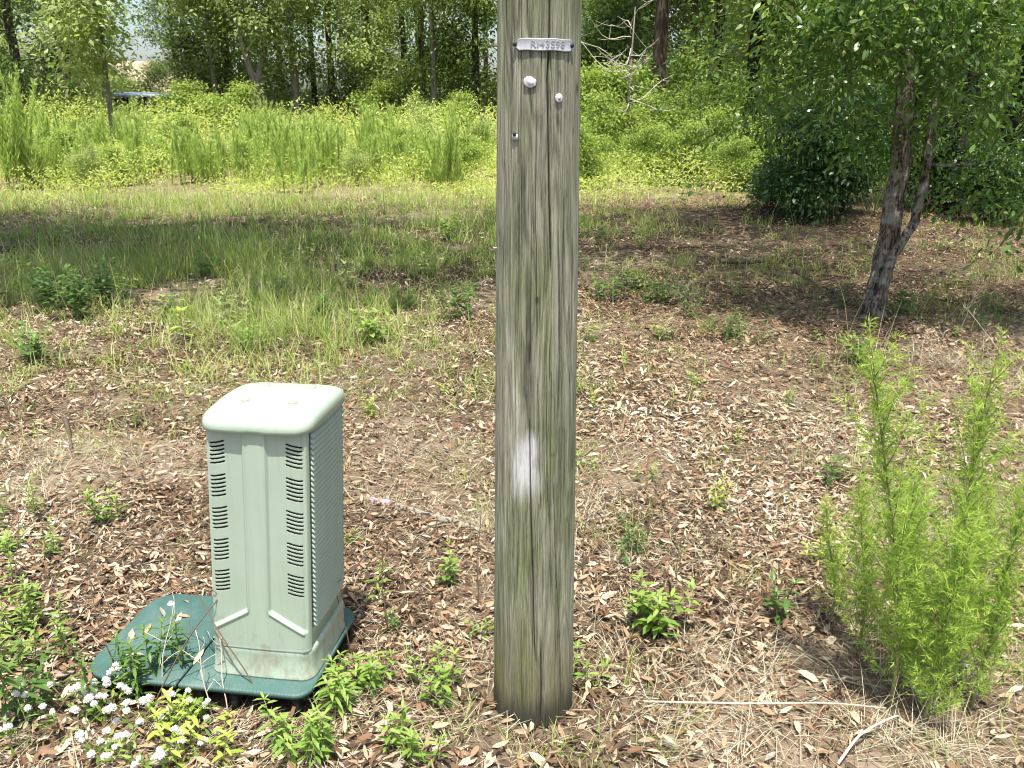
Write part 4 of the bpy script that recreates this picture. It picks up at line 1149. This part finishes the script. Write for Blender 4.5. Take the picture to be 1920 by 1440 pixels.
for (bx, by) in ((-.062, -.055), (.070, -.055), (-.062, .075), (.070, .075)):
    n_ = 16; q_ = np.arange(n_) * 6.2832 / n_
    g = Geo(); loft(g, [np.stack([np.cos(q_) * r_, np.sin(q_) * r_, np.full(n_, z)], 1) for r_, z in ((.0125, -.004), (.0125, .0032), (.011, .0042))], False, True)
    zt = float(np.interp(max(abs(bx) / .15, abs(by) / .155), [0.06, .3, .57, .78, .9], [HT + .0465, HT + .046, HT + .044, HT + .041, HT + .037])) + float(capz(bx, by))
    link('moulded_button', g.mesh('cap_button', M['ped'], True), cap, shear(np.array([bx, by, zt])))

# ------------------------------------------------------------------ near plants
def fennel(rng, h, nbr=44, wid=.0017, lean=.05, a=0.0):
    gs_, gl_ = Geo(), Geo()
    t = np.linspace(0, 1, 10)
    bx_ = lean * h * t ** 1.6; P = np.stack([bx_ * math.cos(a) + .01 * np.sin(t * 6), bx_ * math.sin(a), h * t], 1)
    tube(gs_, P, np.linspace(.0042 + .002 * h, .001, 10), 5)
    spots = [] # (pos, axis, leaf length)
    for s in np.linspace(.22, 1, int(95 * h)):
        p = np.array([np.interp(s, t, P[:, q]) for q in range(3)])
        for _ in range(2): spots.append((p, np.array([0, 0, 1.0]), .055 * (1.15 - .75 * s)))
    for q in range(nbr):
        s = .05 + .83 * (q + rng.random()) / nbr
        p = np.array([np.interp(s, t, P[:, w]) for w in range(3)])
        L = h * (.05 + .23 * (1 - s) ** .7) * rng.uniform(.6, 1.1)
        az = q * 2.4 + rng.normal(0, .3); el = rng.uniform(.75, 1.25)
        B = p + np.linspace(0, 1, 6)[:, None] * L * np.array([math.cos(az) * math.cos(el), math.sin(az) * math.cos(el), math.sin(el)])
        B[:, 2] += .10 * L * np.linspace(0, 1, 6) ** 2
        tube(gs_, B, np.linspace(.0016, .0006, 6), 3)
        ax = norm(B[-1] - B[0])
        for s2 in np.linspace(.12, 1, max(4, int(L / .010))):
            pb = B[0] + (B[-1] - B[0]) * s2 + np.array([0, 0, .10 * L * s2 * s2])
            for _ in range(2): spots.append((pb, ax, rng.uniform(.020, .040)))
    P0 = np.array([s[0] for s in spots]); A = np.array([s[1] for s in spots]); LL = np.array([s[2] for s in spots])
    n = len(P0)
    rd = norm(rng.normal(size=(n, 3))); out = norm(rd - (rd * A).sum(1, keepdims=True) * A)
    D = norm(out + A * rng.uniform(.35, 1.1, (n, 1)))
    hue0 = np.clip(rng.normal(.5, .15, n) + .25 * (P0[:, 2] / h - .5), 0, 1)
    k = 6
    u = rng.uniform(.0, .75, (n, k)); base = P0[:, None] + D[:, None] * (LL[:, None] * u)[..., None]
    dd = norm(D[:, None] + rng.normal(0, .42, (n, k, 3))); ln = LL[:, None] * rng.uniform(.5, 1.0, (n, k)) * (1.15 - .6 * u)
    base, dd, ln = base.reshape(-1, 3), dd.reshape(-1, 3), ln.reshape(-1)
    sd = norm(np.cross(dd, rng.normal(size=dd.shape))) * (wid * .5)
    N = len(base); Vv = np.stack([base + sd, base - sd, base + dd * ln[:, None]], 1).reshape(-1, 3)
    gl_.add(Vv, np.arange(N * 3).reshape(-1, 3), None, np.repeat(np.clip(np.repeat(hue0, k) + rng.normal(0, .12, N), 0, 1), 3))
    return gs_, gl_

rng = np.random.default_rng(90)
FG = 'feathery dog fennel stems at right'
for (px, py, h, lab, nb, ln, az) in [
    (1700, 1345, 1.10, 'tallest bright feathery fennel stem in the clump at lower right', 56, .17, 3.0),
    (1780, 1300, 1.06, 'second tall feathery fennel stem, right of the tallest one', 50, .03, 0.5),
    (1760, 1375, .62, 'bushy feathery fennel stem low in front of the clump at lower right', 50, .12, 0.4),
    (1850, 1340, .76, 'feathery fennel stem nearest the right edge of the clump', 46, .10, 0.2),
    (1640, 1230, .60, 'thin feathery fennel stem at the left side of the clump', 36, .08, 2.8),
    (1720, 1320, .70, 'short dense feathery fennel stem in the middle of the clump', 48, .08, 2.2),
    (1590, 1170, .46, 'small separate feathery fennel stem left of the clump', 24, .12, 3.0),
    (1820, 1270, .62, 'feathery fennel stem at the back of the clump', 36, .12, 0.8)]:
    q = gp(px - 34, py); s_, l_ = fennel(rng, h, int(nb * .9), .0021, ln, az)
    f = thing('fennel_plant', lab, 'weed', (q[0], q[1], float(H(q[0], q[1])) - .005), 0, FG)
    link('stem', s_.mesh('fennel_stem', M['stem']), f); link('foliage', l_.mesh('fennel_leaves', M['fennel']), f)

# tall plume weeds in the field
def plume(rng, h, nst, spread, per=300):
    gs_, gl_ = Geo(), Geo()
    for q in range(nst):
        b0 = np.array([rng.normal(0, spread), rng.normal(0, spread), 0]); hh_ = h * rng.uniform(.65, 1.05); a = rng.random() * 6.283; ln = rng.uniform(0, .28)
        t = np.linspace(0, 1, 6); P = b0 + np.stack([ln * hh_ * t ** 1.5 * math.cos(a), ln * hh_ * t ** 1.5 * math.sin(a), hh_ * t], 1)
        tube(gs_, P, np.linspace(.009, .002, 6), 4)
        s = rng.uniform(.10, 1.0, per) ** .85
        p = np.stack([np.interp(s, t, P[:, w]) for w in range(3)], 1)
        az = rng.random(per) * 6.283; L = .27 * (1.12 - .62 * s) * rng.uniform(.4, 1.1, per)
        blades(gl_, p, az, L, rng.uniform(.009, .018, per), rng.uniform(.3, 1.1, per), rng.uniform(-.7, .2, per), 2, np.clip(rng.normal(.5, .2, per), 0, 1))
    return gs_, gl_
PL = []
for q, (h, nst, sp) in enumerate([(1.7, 16, .26), (1.5, 9, .2), (1.9, 8, .12), (1.4, 20, .42)]):
    s_, l_ = plume(np.random.default_rng(200 + q), h, nst, sp)
    PL.append((s_.mesh('plume_stem', M['stem']), l_.mesh('plume_leaves', M['fennel_far'])))
def plume_at(k_, label, px, y, s, group='tall plume weeds of the sunny field'):
    f = thing('tall_weed', label, 'weed', (fx(px, y), y, 0), rng.random() * 6, group, s)
    link('stem', PL[k_][0], f); link('foliage', PL[k_][1], f)
plume_at(2, 'very tall plume weed at the left edge of the field', 10, 17.5, 1.25)
plume_at(2, 'tall narrow plume weed beside the very tall one at the left edge', 36, 18.0, 1.2)
plume_at(1, 'clump of upright dark stemmed weeds standing alone at the front of the field', 535, 17, .82)
plume_at(0, 'tall bushy plume weed halfway between the forked tree and the pole', 705, 23, 1.0)
plume_at(0, 'tall plume weed with bare lower stems just left of the pole', 825, 17.5, .85)
plume_at(3, 'broad plume weed patch behind the field, left of the pole', 700, 19.5, .8)
plume_at(0, 'plume weed standing in front of the forked tree', 470, 25, .95)
plume_at(0, 'broad plume weed just right of the very tall ones at left', 90, 21, 1.0)
plume_at(3, 'plume weed in front of the slender pale-trunked tree', 170, 23, 1.05)
plume_at(0, 'plume weed in front of the gazebo', 245, 24, .85)
plume_at(1, 'plume weed close behind the left side of the pole', 890, 21, .9)
PX = np.sort(rng.uniform(-40, 940, 39))
for q in range(39):
    plume_at(int(rng.integers(4)), 'pale green plume weed in the field\'s back row, ' + ORD[q] + ' from the left', PX[q], rng.uniform(18.5, 29), rng.uniform(.65, 1.0))
PX = np.sort(rng.uniform(20, 930, 20))
for q in range(20):
    plume_at([0, 3, 2, 0][q % 4], 'feathery plume weed in the middle of the field, ' + ORD[q] + ' from the left', PX[q], rng.uniform(17.8, 22), rng.uniform(.5, .8))
PX = np.sort(rng.uniform(1090, 1430, 10))
for q in range(10):
    plume_at(int(rng.integers(4)), 'low plume weed in the brush right of the pole, ' + ORD[q] + ' from the pole', PX[q], rng.uniform(18, 26), rng.uniform(.5, .8))

# broad leaved weeds
def weed(rng, h, nst, L, asp=.32, gap=.02, spread=.03, droop=.3, lean=.35, lod='hi', whorl=2, r0=.0022):
    gs_, gl_ = Geo(), Geo()
    for q in range(nst):
        a = q * 2.4 + rng.normal(0, .4); hh_ = h * rng.uniform(.6, 1.05); ln = rng.uniform(.1, 1) * lean
        t = np.linspace(0, 1, 7); b0 = np.array([rng.normal(0, spread), rng.normal(0, spread), -.005])
        P = b0 + np.stack([ln * hh_ * t * math.cos(a), ln * hh_ * t * math.sin(a), hh_ * (t - .12 * ln * t * t)], 1)
        tube(gs_, P, np.linspace(r0, r0 * .4, 7), 4)
        ns = max(3, int(hh_ / gap))
        for w, s in enumerate(np.linspace(.25, 1, ns)):
            p = np.array([np.interp(s, t, P[:, e]) for e in range(3)])
            m_ = whorl if s < .97 else 4
            az = w * 1.57 + np.arange(m_) * 6.283 / m_ + rng.normal(0, .25, m_)
            l_ = L * rng.uniform(.6, 1.1, m_) * (.75 + .5 * math.sin(math.pi * min(1, s)))
            up = rng.uniform(.1, .7, m_) + (.5 if s > .97 else 0)
            d = np.stack([np.cos(az), np.sin(az), up], 1)
            leaves(gl_, np.repeat(p[None], m_, 0), d, np.stack([-.4 * np.cos(az), -.4 * np.sin(az), np.ones(m_)], 1), l_, l_ * asp, droop * rng.uniform(.5, 1.6, m_), .25, lod, np.clip(rng.normal(.35 + .4 * s, .15, m_), 0, 1))
    return gs_, gl_
def weed_at(name, label, px, py, mat, group=None, cat='weed', **kw):
    q = gp(px, py); s_, l_ = weed(rng, **kw)
    f = thing(name, label, cat, (q[0], q[1], float(H(q[0], q[1]))), rng.random() * 6, group)
    link('stem', s_.mesh(name + '_stem', M['drystem' if kw.get('r0', 0) > .0025 else 'stem']), f); link('leaves', l_.mesh(name + '_leaves', M[mat]), f)
    return f
rng = np.random.default_rng(95)
weed_at('seedling_shrub', 'low bright green shrub with glossy lance leaves right of the pole base', 1225, 1205, 'weed', None, 'shrub', h=.20, nst=9, L=.052, asp=.34, gap=.024, spread=.03, lean=.85, whorl=2, r0=.003)
weed_at('seedling_shrub', 'small dark leaved seedling between the low shrub and the fennel', 1455, 1165, 'weeddark', None, 'shrub', h=.16, nst=4, L=.045, asp=.36, gap=.03, spread=.012, lean=.4, r0=.003)
weed_at('leafy_weed', 'drooping pale green weed at the right front corner of the vault lid', 640, 1318, 'weed', None, h=.17, nst=8, L=.042, asp=.3, gap=.018, spread=.04, droop=.55, lean=.5)
weed_at('leafy_weed', 'dense light green weed in front of the vault lid at the bottom edge', 575, 1415, 'weed', None, h=.17, nst=10, L=.036, asp=.3, gap=.016, spread=.04, droop=.5, lean=.4)
weed_at('leafy_weed', 'weed leaning against the pedestal foot beside the vault lid corner', 700, 1290, 'weed', None, h=.13, nst=6, L=.038, asp=.3, gap=.018, spread=.03, droop=.5, lean=.5)
weed_at('leafy_weed', 'upright green weed between the pedestal and the pole', 835, 1305, 'weed', None, h=.15, nst=6, L=.034, asp=.36, gap=.017, spread=.03, lean=.3)
weed_at('leafy_weed', 'light green weed at the bottom edge left of the pole', 770, 1425, 'weed', None, h=.12, nst=8, L=.034, asp=.32, gap=.018, spread=.035, lean=.4)
weed_at('leafy_weed', 'dark green weed growing over the left front corner of the vault lid', 245, 1300, 'weeddark', None, h=.24, nst=10, L=.042, asp=.22, gap=.015, spread=.05, lean=.3, droop=.4)
weed_at('leafy_weed', 'dark drooping weed at the left edge above the white flowers', 45, 1345, 'weeddark', None, h=.26, nst=5, L=.05, asp=.3, gap=.03, spread=.03, droop=.9, lean=.3)
weed_at('leafy_weed', 'pale green weed just under the front of the vault lid', 360, 1345, 'weed', None, h=.06, nst=6, L=.045, asp=.34, gap=.02, spread=.03, droop=.6, lean=.6)
weed_at('leafy_weed', 'yellow-green weed among the white flowers at the bottom', 370, 1415, 'yellowweed', None, h=.12, nst=8, L=.038, asp=.34, gap=.02, spread=.05, droop=.5, lean=.5)
weed_at('leafy_weed', 'green weed at the foot of the pole on its right side', 1100, 1300, 'weed', None, h=.14, nst=3, L=.036, asp=.34, gap=.025, spread=.02, lean=.5)
weed_at('leafy_weed', 'small weed with a yellowish top between the pedestal and the pole', 845, 1095, 'weed', None, h=.15, nst=4, L=.035, asp=.34, gap=.02, spread=.02, lean=.3)
weed_at('leafy_weed', 'leafy seedling in the litter left of the pedestal', 205, 985, 'weed', None, h=.17, nst=4, L=.045, asp=.3, gap=.022, spread=.02, lean=.4)
weed_at('leafy_weed', 'bright lime seedling standing in the shaded grass', 350, 640, 'yellowweed', None, h=.24, nst=2, L=.10, asp=.4, gap=.05, spread=.02, lean=.2)
weed_at('leafy_weed', 'sprig of grey green weed right of the pole', 1180, 1045, 'weeddark', None, h=.14, nst=6, L=.03, asp=.28, gap=.014, spread=.03, lean=.25)
weed_at('leafy_weed', 'glossy dark seedling at the left of the fennel clump', 1565, 900, 'weeddark', None, h=.10, nst=5, L=.06, asp=.3, gap=.03, spread=.04, lean=.8)
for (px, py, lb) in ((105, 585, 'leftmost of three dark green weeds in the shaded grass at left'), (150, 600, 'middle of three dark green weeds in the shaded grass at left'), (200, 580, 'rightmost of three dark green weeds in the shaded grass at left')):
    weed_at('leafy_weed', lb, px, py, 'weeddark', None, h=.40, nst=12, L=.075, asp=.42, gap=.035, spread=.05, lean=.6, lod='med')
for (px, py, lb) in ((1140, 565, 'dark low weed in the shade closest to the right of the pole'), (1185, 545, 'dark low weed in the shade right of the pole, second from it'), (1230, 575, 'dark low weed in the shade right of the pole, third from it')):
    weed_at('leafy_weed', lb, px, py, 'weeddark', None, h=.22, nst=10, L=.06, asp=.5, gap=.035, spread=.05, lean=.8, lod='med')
weed_at('leafy_weed', 'narrow leaved green tuft in the brown litter right of the pole', 1365, 640, 'weeddark', None, h=.2, nst=14, L=.07, asp=.2, gap=.03, spread=.1, lean=.5, lod='med')
weed_at('leafy_weed', 'dark leafy sprout at the foot of the right-hand oak', 1690, 590, 'weeddark', None, h=.22, nst=6, L=.07, asp=.5, gap=.05, spread=.05, lean=.4, lod='med')
weed_at('leafy_weed', 'dark leafy sprout left of the oak trunk', 1570, 580, 'weeddark', None, h=.2, nst=6, L=.06, asp=.5, gap=.05, spread=.08, lean=.5, lod='med')
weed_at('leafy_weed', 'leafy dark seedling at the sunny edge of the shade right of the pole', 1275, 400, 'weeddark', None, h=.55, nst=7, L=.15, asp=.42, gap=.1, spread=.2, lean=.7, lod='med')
SG, SL = 'small seedlings scattered in the litter', 'small green seedling poking up through the leaf litter'
LANDM = [('the pedestal', 515, 1000), ('the utility pole', 1005, 1000), ('the fennel clump', 1720, 1100), ('the oak trunk', 1640, 560), ('the ribboned stick', 760, 950), ('the vault lid', 200, 1180), ('the low bright shrub', 1235, 1150), ('the dark left-hand weeds', 150, 590)]
SEED = [(30, 1040), (70, 1130), (20, 1200), (110, 1050), (520, 690), (700, 1120), (740, 1180), (1215, 900), (1110, 760), (1300, 720), (1480, 760), (1380, 830), (1640, 770), (1830, 800), (1900, 860), (1330, 960),
                 (1420, 470), (1300, 480), (1530, 640), (1780, 640), (1840, 620), (700, 780), (820, 740), (640, 1020), (560, 640), (890, 1200), (60, 780), (250, 800), (1880, 1180), (1540, 1060), (1090, 870), (1170, 690)]
near = [min(range(len(LANDM)), key=lambda w: math.hypot(LANDM[w][1] - p[0], LANDM[w][2] - p[1])) for p in SEED]
for e, (px, py) in enumerate(SEED):
    w = near[e]; dist = lambda p: math.hypot(LANDM[w][1] - p[0], LANDM[w][2] - p[1])
    rank = sorted([k for k in range(len(SEED)) if near[k] == w], key=lambda k: dist(SEED[k])).index(e)
    side = ('left of ' if px < LANDM[w][1] else 'right of ')
    SL = 'small green seedling in litter ' + side + LANDM[w][0] + ', ' + ORD[rank] + ' nearest to it'
    weed_at('seedling', SL, px + rng.uniform(-8, 8), py + rng.uniform(-6, 6), ['weed', 'weeddark', 'weed', 'yellowweed'][int(rng.integers(4))], SG, 'seedling', h=rng.uniform(.06, .15), nst=int(rng.integers(2, 6)), L=rng.uniform(.025, .05), asp=rng.uniform(.22, .4), gap=.02, spread=.02, lean=.5, lod='med')
LW, LWL = 'pale weeds along the left edge', 'pale green leafy weed at the left edge beside the leaf litter'
for e, (px, py) in enumerate([(15, 1110), (60, 1195), (10, 1260), (85, 1250), (35, 980)]):
    LWL = {10: 'lowest pale leafy weed at the left edge', 85: 'pale leafy weed left of the vault lid corner', 60: 'middle pale leafy weed at the left edge', 15: 'pale leafy weed at the left edge, second from the top', 35: 'uppermost pale leafy weed at the left edge'}[px]
    weed_at('leafy_weed', LWL, px, py, 'weed', LW, h=.2, nst=4, L=.034, asp=.3, gap=.016, spread=.05, lean=.3)

GW = 'broad leaved weeds among the grass'
GP = sorted([(40, 520), (70, 680), (230, 560), (270, 480), (320, 600), (390, 520), (430, 610), (470, 660), (520, 560), (560, 500), (610, 600), (660, 540), (700, 640), (760, 580), (800, 520), (860, 600), (120, 460), (330, 430), (600, 430), (840, 450)])
for e, (px, py) in enumerate(GP):
    weed_at('broadleaf_weed', 'small broad leaved weed in the shaded grass, ' + ORD[e] + ' from the left', px, py, ['weed', 'weeddark', 'treeB'][e % 3], GW, h=rng.uniform(.18, .34), nst=int(rng.integers(4, 9)), L=rng.uniform(.05, .09), asp=rng.uniform(.3, .55), gap=.045, spread=.02, lean=.8, lod='med')
GP = sorted([(1110, 640), (1130, 450), (1200, 470), (1240, 640), (1290, 600), (1340, 430), (1380, 560), (1440, 600), (1480, 440), (1530, 470), (1600, 680), (1740, 560), (1800, 540), (1860, 580)])
for e, (px, py) in enumerate(GP):
    weed_at('broadleaf_weed', 'small weed on the brown ground between pole and oak, ' + ORD[e] + ' from the pole', px, py, ['weed', 'weeddark', 'treeB'][e % 3], 'small weeds on the brown ground at right', h=rng.uniform(.1, .26), nst=int(rng.integers(4, 9)), L=rng.uniform(.04, .07), asp=rng.uniform(.3, .5), gap=.04, spread=.02, lean=.8, lod='med')

# white flowered weeds
def head_mesh(seed):
    rg = np.random.default_rng(seed); g = Geo(); n = 110
    d = norm(rg.normal(size=(n, 3))); d[:, 2] = np.abs(d[:, 2]) * 1.0 - .25; d = norm(d)
    leaves(g, d * .0030, d + rg.normal(0, .2, (n, 3)), rg.normal(size=(n, 3)), rg.uniform(.0065, .0100, n), .0052, .1, .2, 'low')
    n_ = 10; q_ = np.arange(n_) * 6.2832 / n_
    loft(g, [np.stack([np.cos(q_) * r_, np.sin(q_) * r_, np.full(n_, z)], 1) for r_, z in ((.004, -.005), (.0085, 0), (.0075, .005), (.003, .0085))])
    return g.mesh('flower_head', M['petal'])
HEADS = [head_mesh(q) for q in range(4)]
def flowers(label, px, py, hs, h, spread):
    q = gp(px, py); f = thing('white_flower_weed', label, 'flower', (q[0], q[1], float(H(q[0], q[1]))), 0, 'white puffy flower weeds at lower left')
    gs_, gl_ = Geo(), Geo()
    for s in range(hs):
        e = np.array([rng.normal(0, spread), rng.normal(0, spread * .6), h * rng.uniform(.6, 1.1)])
        P = arc(np.array([e[0] * .25, e[1] * .25, -.005]), e, .06, 5, rng, .03)
        tube(gs_, P, np.linspace(.0013, .0007, 5), 3)
        m_ = 5; d = norm(rng.normal(size=(m_, 3)) + np.array([0, 0, .5])); leaves(gl_, P[rng.integers(1, 4, m_)], d, rng.normal(0, .4, (m_, 3)) + [0, 0, 1], rng.uniform(.02, .035, m_), .009, .3, .2, 'med')
        for w in range(int(rng.integers(1, 3))):
            link('flower_head', HEADS[int(rng.integers(4))], f, e + rng.normal(0, .008, 3) * (w > 0), (rng.normal(0, .3), rng.normal(0, .3), rng.random() * 6), (rng.uniform(.75, 1.1),) * 3)
    link('stem', gs_.mesh('flower_stem', M['stem']), f); link('leaves', gl_.mesh('flower_leaves', M['weed']), f)
rng = np.random.default_rng(97)
flowers('white puffy flowers in front of the left corner of the vault lid', 180, 1345, 13, .10, .075)
flowers('white puffy flowers just below the dark gap under the vault lid', 320, 1360, 11, .08, .05)
flowers('white puffy flowers in the bottom left corner by the edge', 60, 1400, 10, .12, .09)
flowers('white puffy flowers along the bottom edge left of the pale weed', 220, 1440, 10, .07, .06)
flowers('white puffy flowers at the bottom beneath the front of the vault lid', 330, 1440, 11, .07, .06)
flowers('white puffy flowers resting on the front edge of the vault lid', 240, 1318, 6, .13, .03)

# dry stalks in front of the pedestal and elsewhere
def stalk(rng, h, lean, az, nbr=6, r=.0016):
    g = Geo(); t = np.linspace(0, 1, 9)
    P = np.stack([lean * h * t ** 1.3 * math.cos(az) + .012 * h * np.sin(t * 9), lean * h * t ** 1.3 * math.sin(az) + .012 * h * np.cos(t * 8), h * t - .005], 1)
    tube(g, P, np.linspace(r, r * .45, 9), 4)
    for q in range(nbr):
        s = rng.uniform(.3, .95); p = np.array([np.interp(s, t, P[:, w]) for w in range(3)]); a = az + rng.normal(0, 1.6); L = h * rng.uniform(.08, .3)
        B = p + np.linspace(0, 1, 5)[:, None] * L * np.array([math.cos(a) * .7, math.sin(a) * .7, .7]) + np.linspace(0, 1, 5)[:, None] ** 2 * rng.normal(0, .2 * L, 3)
        tube(g, B, np.linspace(r * .55, r * .3, 5), 3)
    return g
rng = np.random.default_rng(99)
for (px, py, h, ln, az, nb, mt, lab) in [
    (655, 1235, .46, .10, 2.9, 5, 'drystem', 'thin dark dry stalk leaning by the right side of the pedestal'),
    (620, 1260, .34, .5, 2.8, 3, 'drystem', 'hooked dark dry stalk crossing the pedestal foot'),
    (490, 1325, .52, .6, 2.75, 5, 'drystem', 'dark dry stalk slanting across the front of the pedestal'),
    (395, 1340, .26, .2, 2.2, 7, 'palestem', 'pale dry stalk in front of the seam of the vault lid'),
    (425, 1335, .22, .35, 1.9, 6, 'palestem', 'thin pale stalk just left of the pedestal foot'),
    (225, 1300, .50, .18, 2.6, 8, 'drystem', 'tall dark seedy stalk rising from the left of the vault lid'),
    (280, 1330, .48, .75, .35, 6, 'drystem', 'long dark stalk leaning right over the vault lid'),
    (300, 1310, .30, .25, .8, 5, 'palestem', 'bleached stalk standing on the left panel of the vault lid'),
    (1090, 1090, .30, .1, 1.0, 8, 'drystem', 'dry brown branching stalk just right of the pole'),
    (725, 1190, .34, .05, 2.0, 3, 'drystem', 'thin upright dry stalk between pedestal and pole'),
    (895, 1150, .36, .08, 1.2, 3, 'drystem', 'thin upright dry stalk close left of the pole'),
    (1800, 620, .40, .6, .6, 9, 'palestem', 'pale dead branching twig right of the oak trunk'),
    (1890, 690, .40, .8, 2.8, 10, 'palestem', 'tangled pale twig at the right edge below the oak'),
    (40, 1180, .4, .2, 1.4, 8, 'drystem', 'dark dry stalk at the left edge beside the pale weeds')]:
    q = gp(px, py); g = stalk(rng, h, ln, az, nb, .0026)
    tag(link('dry_stalk', g.mesh('dry_stalk', M[mt]), None, (q[0], q[1], float(H(q[0], q[1])))), lab, 'stalk')

# long pale straws
def straw_obj(label, pts, r, mat='palestem', name='dry_straw', cat='straw'):
    P = np.array([gp(px, py, z) for px, py, z in pts]); P[:, 2] += H(P[:, 0], P[:, 1])
    t = np.linspace(0, len(P) - 1, len(P) * 5)
    from numpy import interp
    S_ = np.stack([interp(t, np.arange(len(P)), P[:, w]) for w in range(3)], 1)
    for _ in range(4): S_[1:-1] = (S_[:-2] + S_[1:-1] * 2 + S_[2:]) / 4
    c = S_[0].copy(); g = Geo(); tube(g, S_ - c, np.linspace(r, r * .5, len(S_)), 6, True, .5, .15)
    return tag(link(name, g.mesh(name, M[mat], True), None, c), label, cat)
straw_obj('long pale straw lying across the ground toward the fennel', [(1190, 1318, .01), (1400, 1322, .03), (1560, 1328, .035), (1660, 1340, .02)], .0028)
straw_obj('pale straw looping in front of the pole foot', [(950, 1342, .03), (1020, 1305, .05), (1080, 1275, .05)], .0011)
straw_obj('bleached curved twig at the bottom edge below the fennel', [(1570, 1440, .02), (1610, 1385, .05), (1680, 1352, .04), (1690, 1360, .01)], .004)
straw_obj('thin straw leaning at the right side of the pole foot', [(1040, 1270, .06), (1085, 1300, .03), (1140, 1340, .01)], .001)
straw_obj('dark stick lying on the litter left of the oak', [(1490, 505, .02), (1530, 530, .03), (1570, 550, .02)], .016, 'stick', 'fallen_stick', 'stick')
straw_obj('thinner dark stick lying left of the oak trunk base', [(1545, 515, .02), (1620, 520, .03)], .012, 'stick', 'fallen_stick', 'stick')
straw_obj('short charred stick stub in the litter left of the pedestal', [(122, 785, .05), (130, 815, .03), (134, 845, .02)], .013, 'stick', 'fallen_stick', 'stick')
straw_obj('dark branch lying on the ground in the shade right of the pole', [(1350, 490, .03), (1400, 492, .05), (1440, 488, .03)], .03, 'stick', 'fallen_stick', 'stick')
pb = gp(690, 932); 
pk = thing('ribboned_stick', 'pale lichen covered stick with faded pink ribbon between pedestal and pole', 'stick', (pb[0], pb[1], float(H(pb[0], pb[1]))))
P = np.array([gp(px, py, .004) for px, py in ((690, 932), (745, 945), (800, 962), (850, 975), (900, 990))]) - np.array([pb[0], pb[1], 0])
g = Geo(); P[1:, 2] += [.004, -.002, .003, 0]; PI = np.stack([np.interp(np.linspace(0, 4, 22), np.arange(5), P[:, w]) for w in range(3)], 1) + np.random.default_rng(3).normal(0, .0025, (22, 3)); tube(g, PI, .0095 + .005 * np.random.default_rng(4).random(22), 8, True, .5, .35)
link('wood', g.mesh('ribbon_stick_wood', M['lichenwood'], True), pk)
g = Geo(); tube(g, np.array([P[0] + (P[1] - P[0]) * s for s in (-.05, .2, .45, .6, .8, .95)]), [.010, .0155, .0145, .017, .0145, .0155], 9, True, .5, .45)
link('ribbon', g.mesh('pink_ribbon', M['pink']), pk)
# pale rock-like wood lump near the bottom, and sand clods
def lump(label, px, py, s, mat, name, cat):
    q = gp(px, py); rg = np.random.default_rng(int(px)); n, k = 12, 7; rings = []
    for a in range(k):
        f = a / (k - 1); rr_ = math.sin(math.pi * (f * .82 + .14)); z = s * .45 * (-math.cos(math.pi * f))
        t = np.arange(n) * 6.2832 / n; w_ = rr_ * s * (1 + .25 * (rg.random(n) - .5)); rings.append(np.stack([np.cos(t) * w_ * 1.3, np.sin(t) * w_, np.full(n, z + s * .25)], 1))
    g = Geo(); loft(g, rings); tag(link(name, g.mesh(name, M[mat], True), None, (q[0], q[1], float(H(q[0], q[1]))), (0, 0, rg.random() * 6)), label, cat)
lump('pale lump of weathered limestone at the bottom edge right of the pole', 1258, 1395, .022, 'lichenwood', 'small_rock', 'rock')
lump('small pale rock in the litter left of the pedestal', 300, 1010, .02, 'lichenwood', 'small_rock', 'rock')

# single fallen leaves that show largest
rng = np.random.default_rng(101)
cols = [(.08, 'dark brown dry oak leaf lying on the ground in the foreground', 'dark brown fallen leaves'), (.2, 'rusty brown dry oak leaf lying on the ground in the foreground', 'rusty fallen leaves'),
        (.46, 'tan dry oak leaf lying on the ground in the foreground', 'tan fallen leaves'), (.72, 'pale straw-coloured dry oak leaf lying on the ground in the foreground', 'pale fallen leaves'), (.88, 'grey dry oak leaf lying on the ground in the foreground', 'grey fallen leaves')]
LM = []
for ci, (v_, lab, grp) in enumerate(cols):
    for q in range(4):
        g = Geo(); L = rng.uniform(.045, .075)
        leaves(g, np.array([[-L / 2, 0, 0]]), np.array([[1, 0, 0.]]), np.array([[0, rng.normal(0, .15), 1]]), L, L * rng.uniform(.22, .36), rng.uniform(-.15, .35), rng.uniform(.1, .5), 'hi', v_)
        LM.append((g.mesh('fallen_leaf', M['litter'], True), lab, grp, ci))
cnt = 0
while cnt < 300:
    y = 1.66 + 1.5 * rng.random() ** 1.2; x = rng.uniform(-1, 1) * (.6 * (y * CP + .5))
    zb = float(H(x, y)) + .016
    if cnt < 14:
        lx, ly = rng.uniform(.03, .36), rng.uniform(.03, .42); x, y = PADO + PEX * lx + PEY * ly; zb = PADZ + .004
    elif blocked(np.array(x), np.array(y), .05): continue
    ci = int(rng.choice(5, p=[.1, .22, .3, .26, .12])); me, lab, grp, _ = LM[ci * 4 + int(rng.integers(4))]
    o = link('fallen_leaf', me, None, (x, y, zb), (rng.normal(0, .25), rng.normal(0, .2), rng.random() * 6.28))
    tag(o, lab, 'leaf', grp); cnt += 1
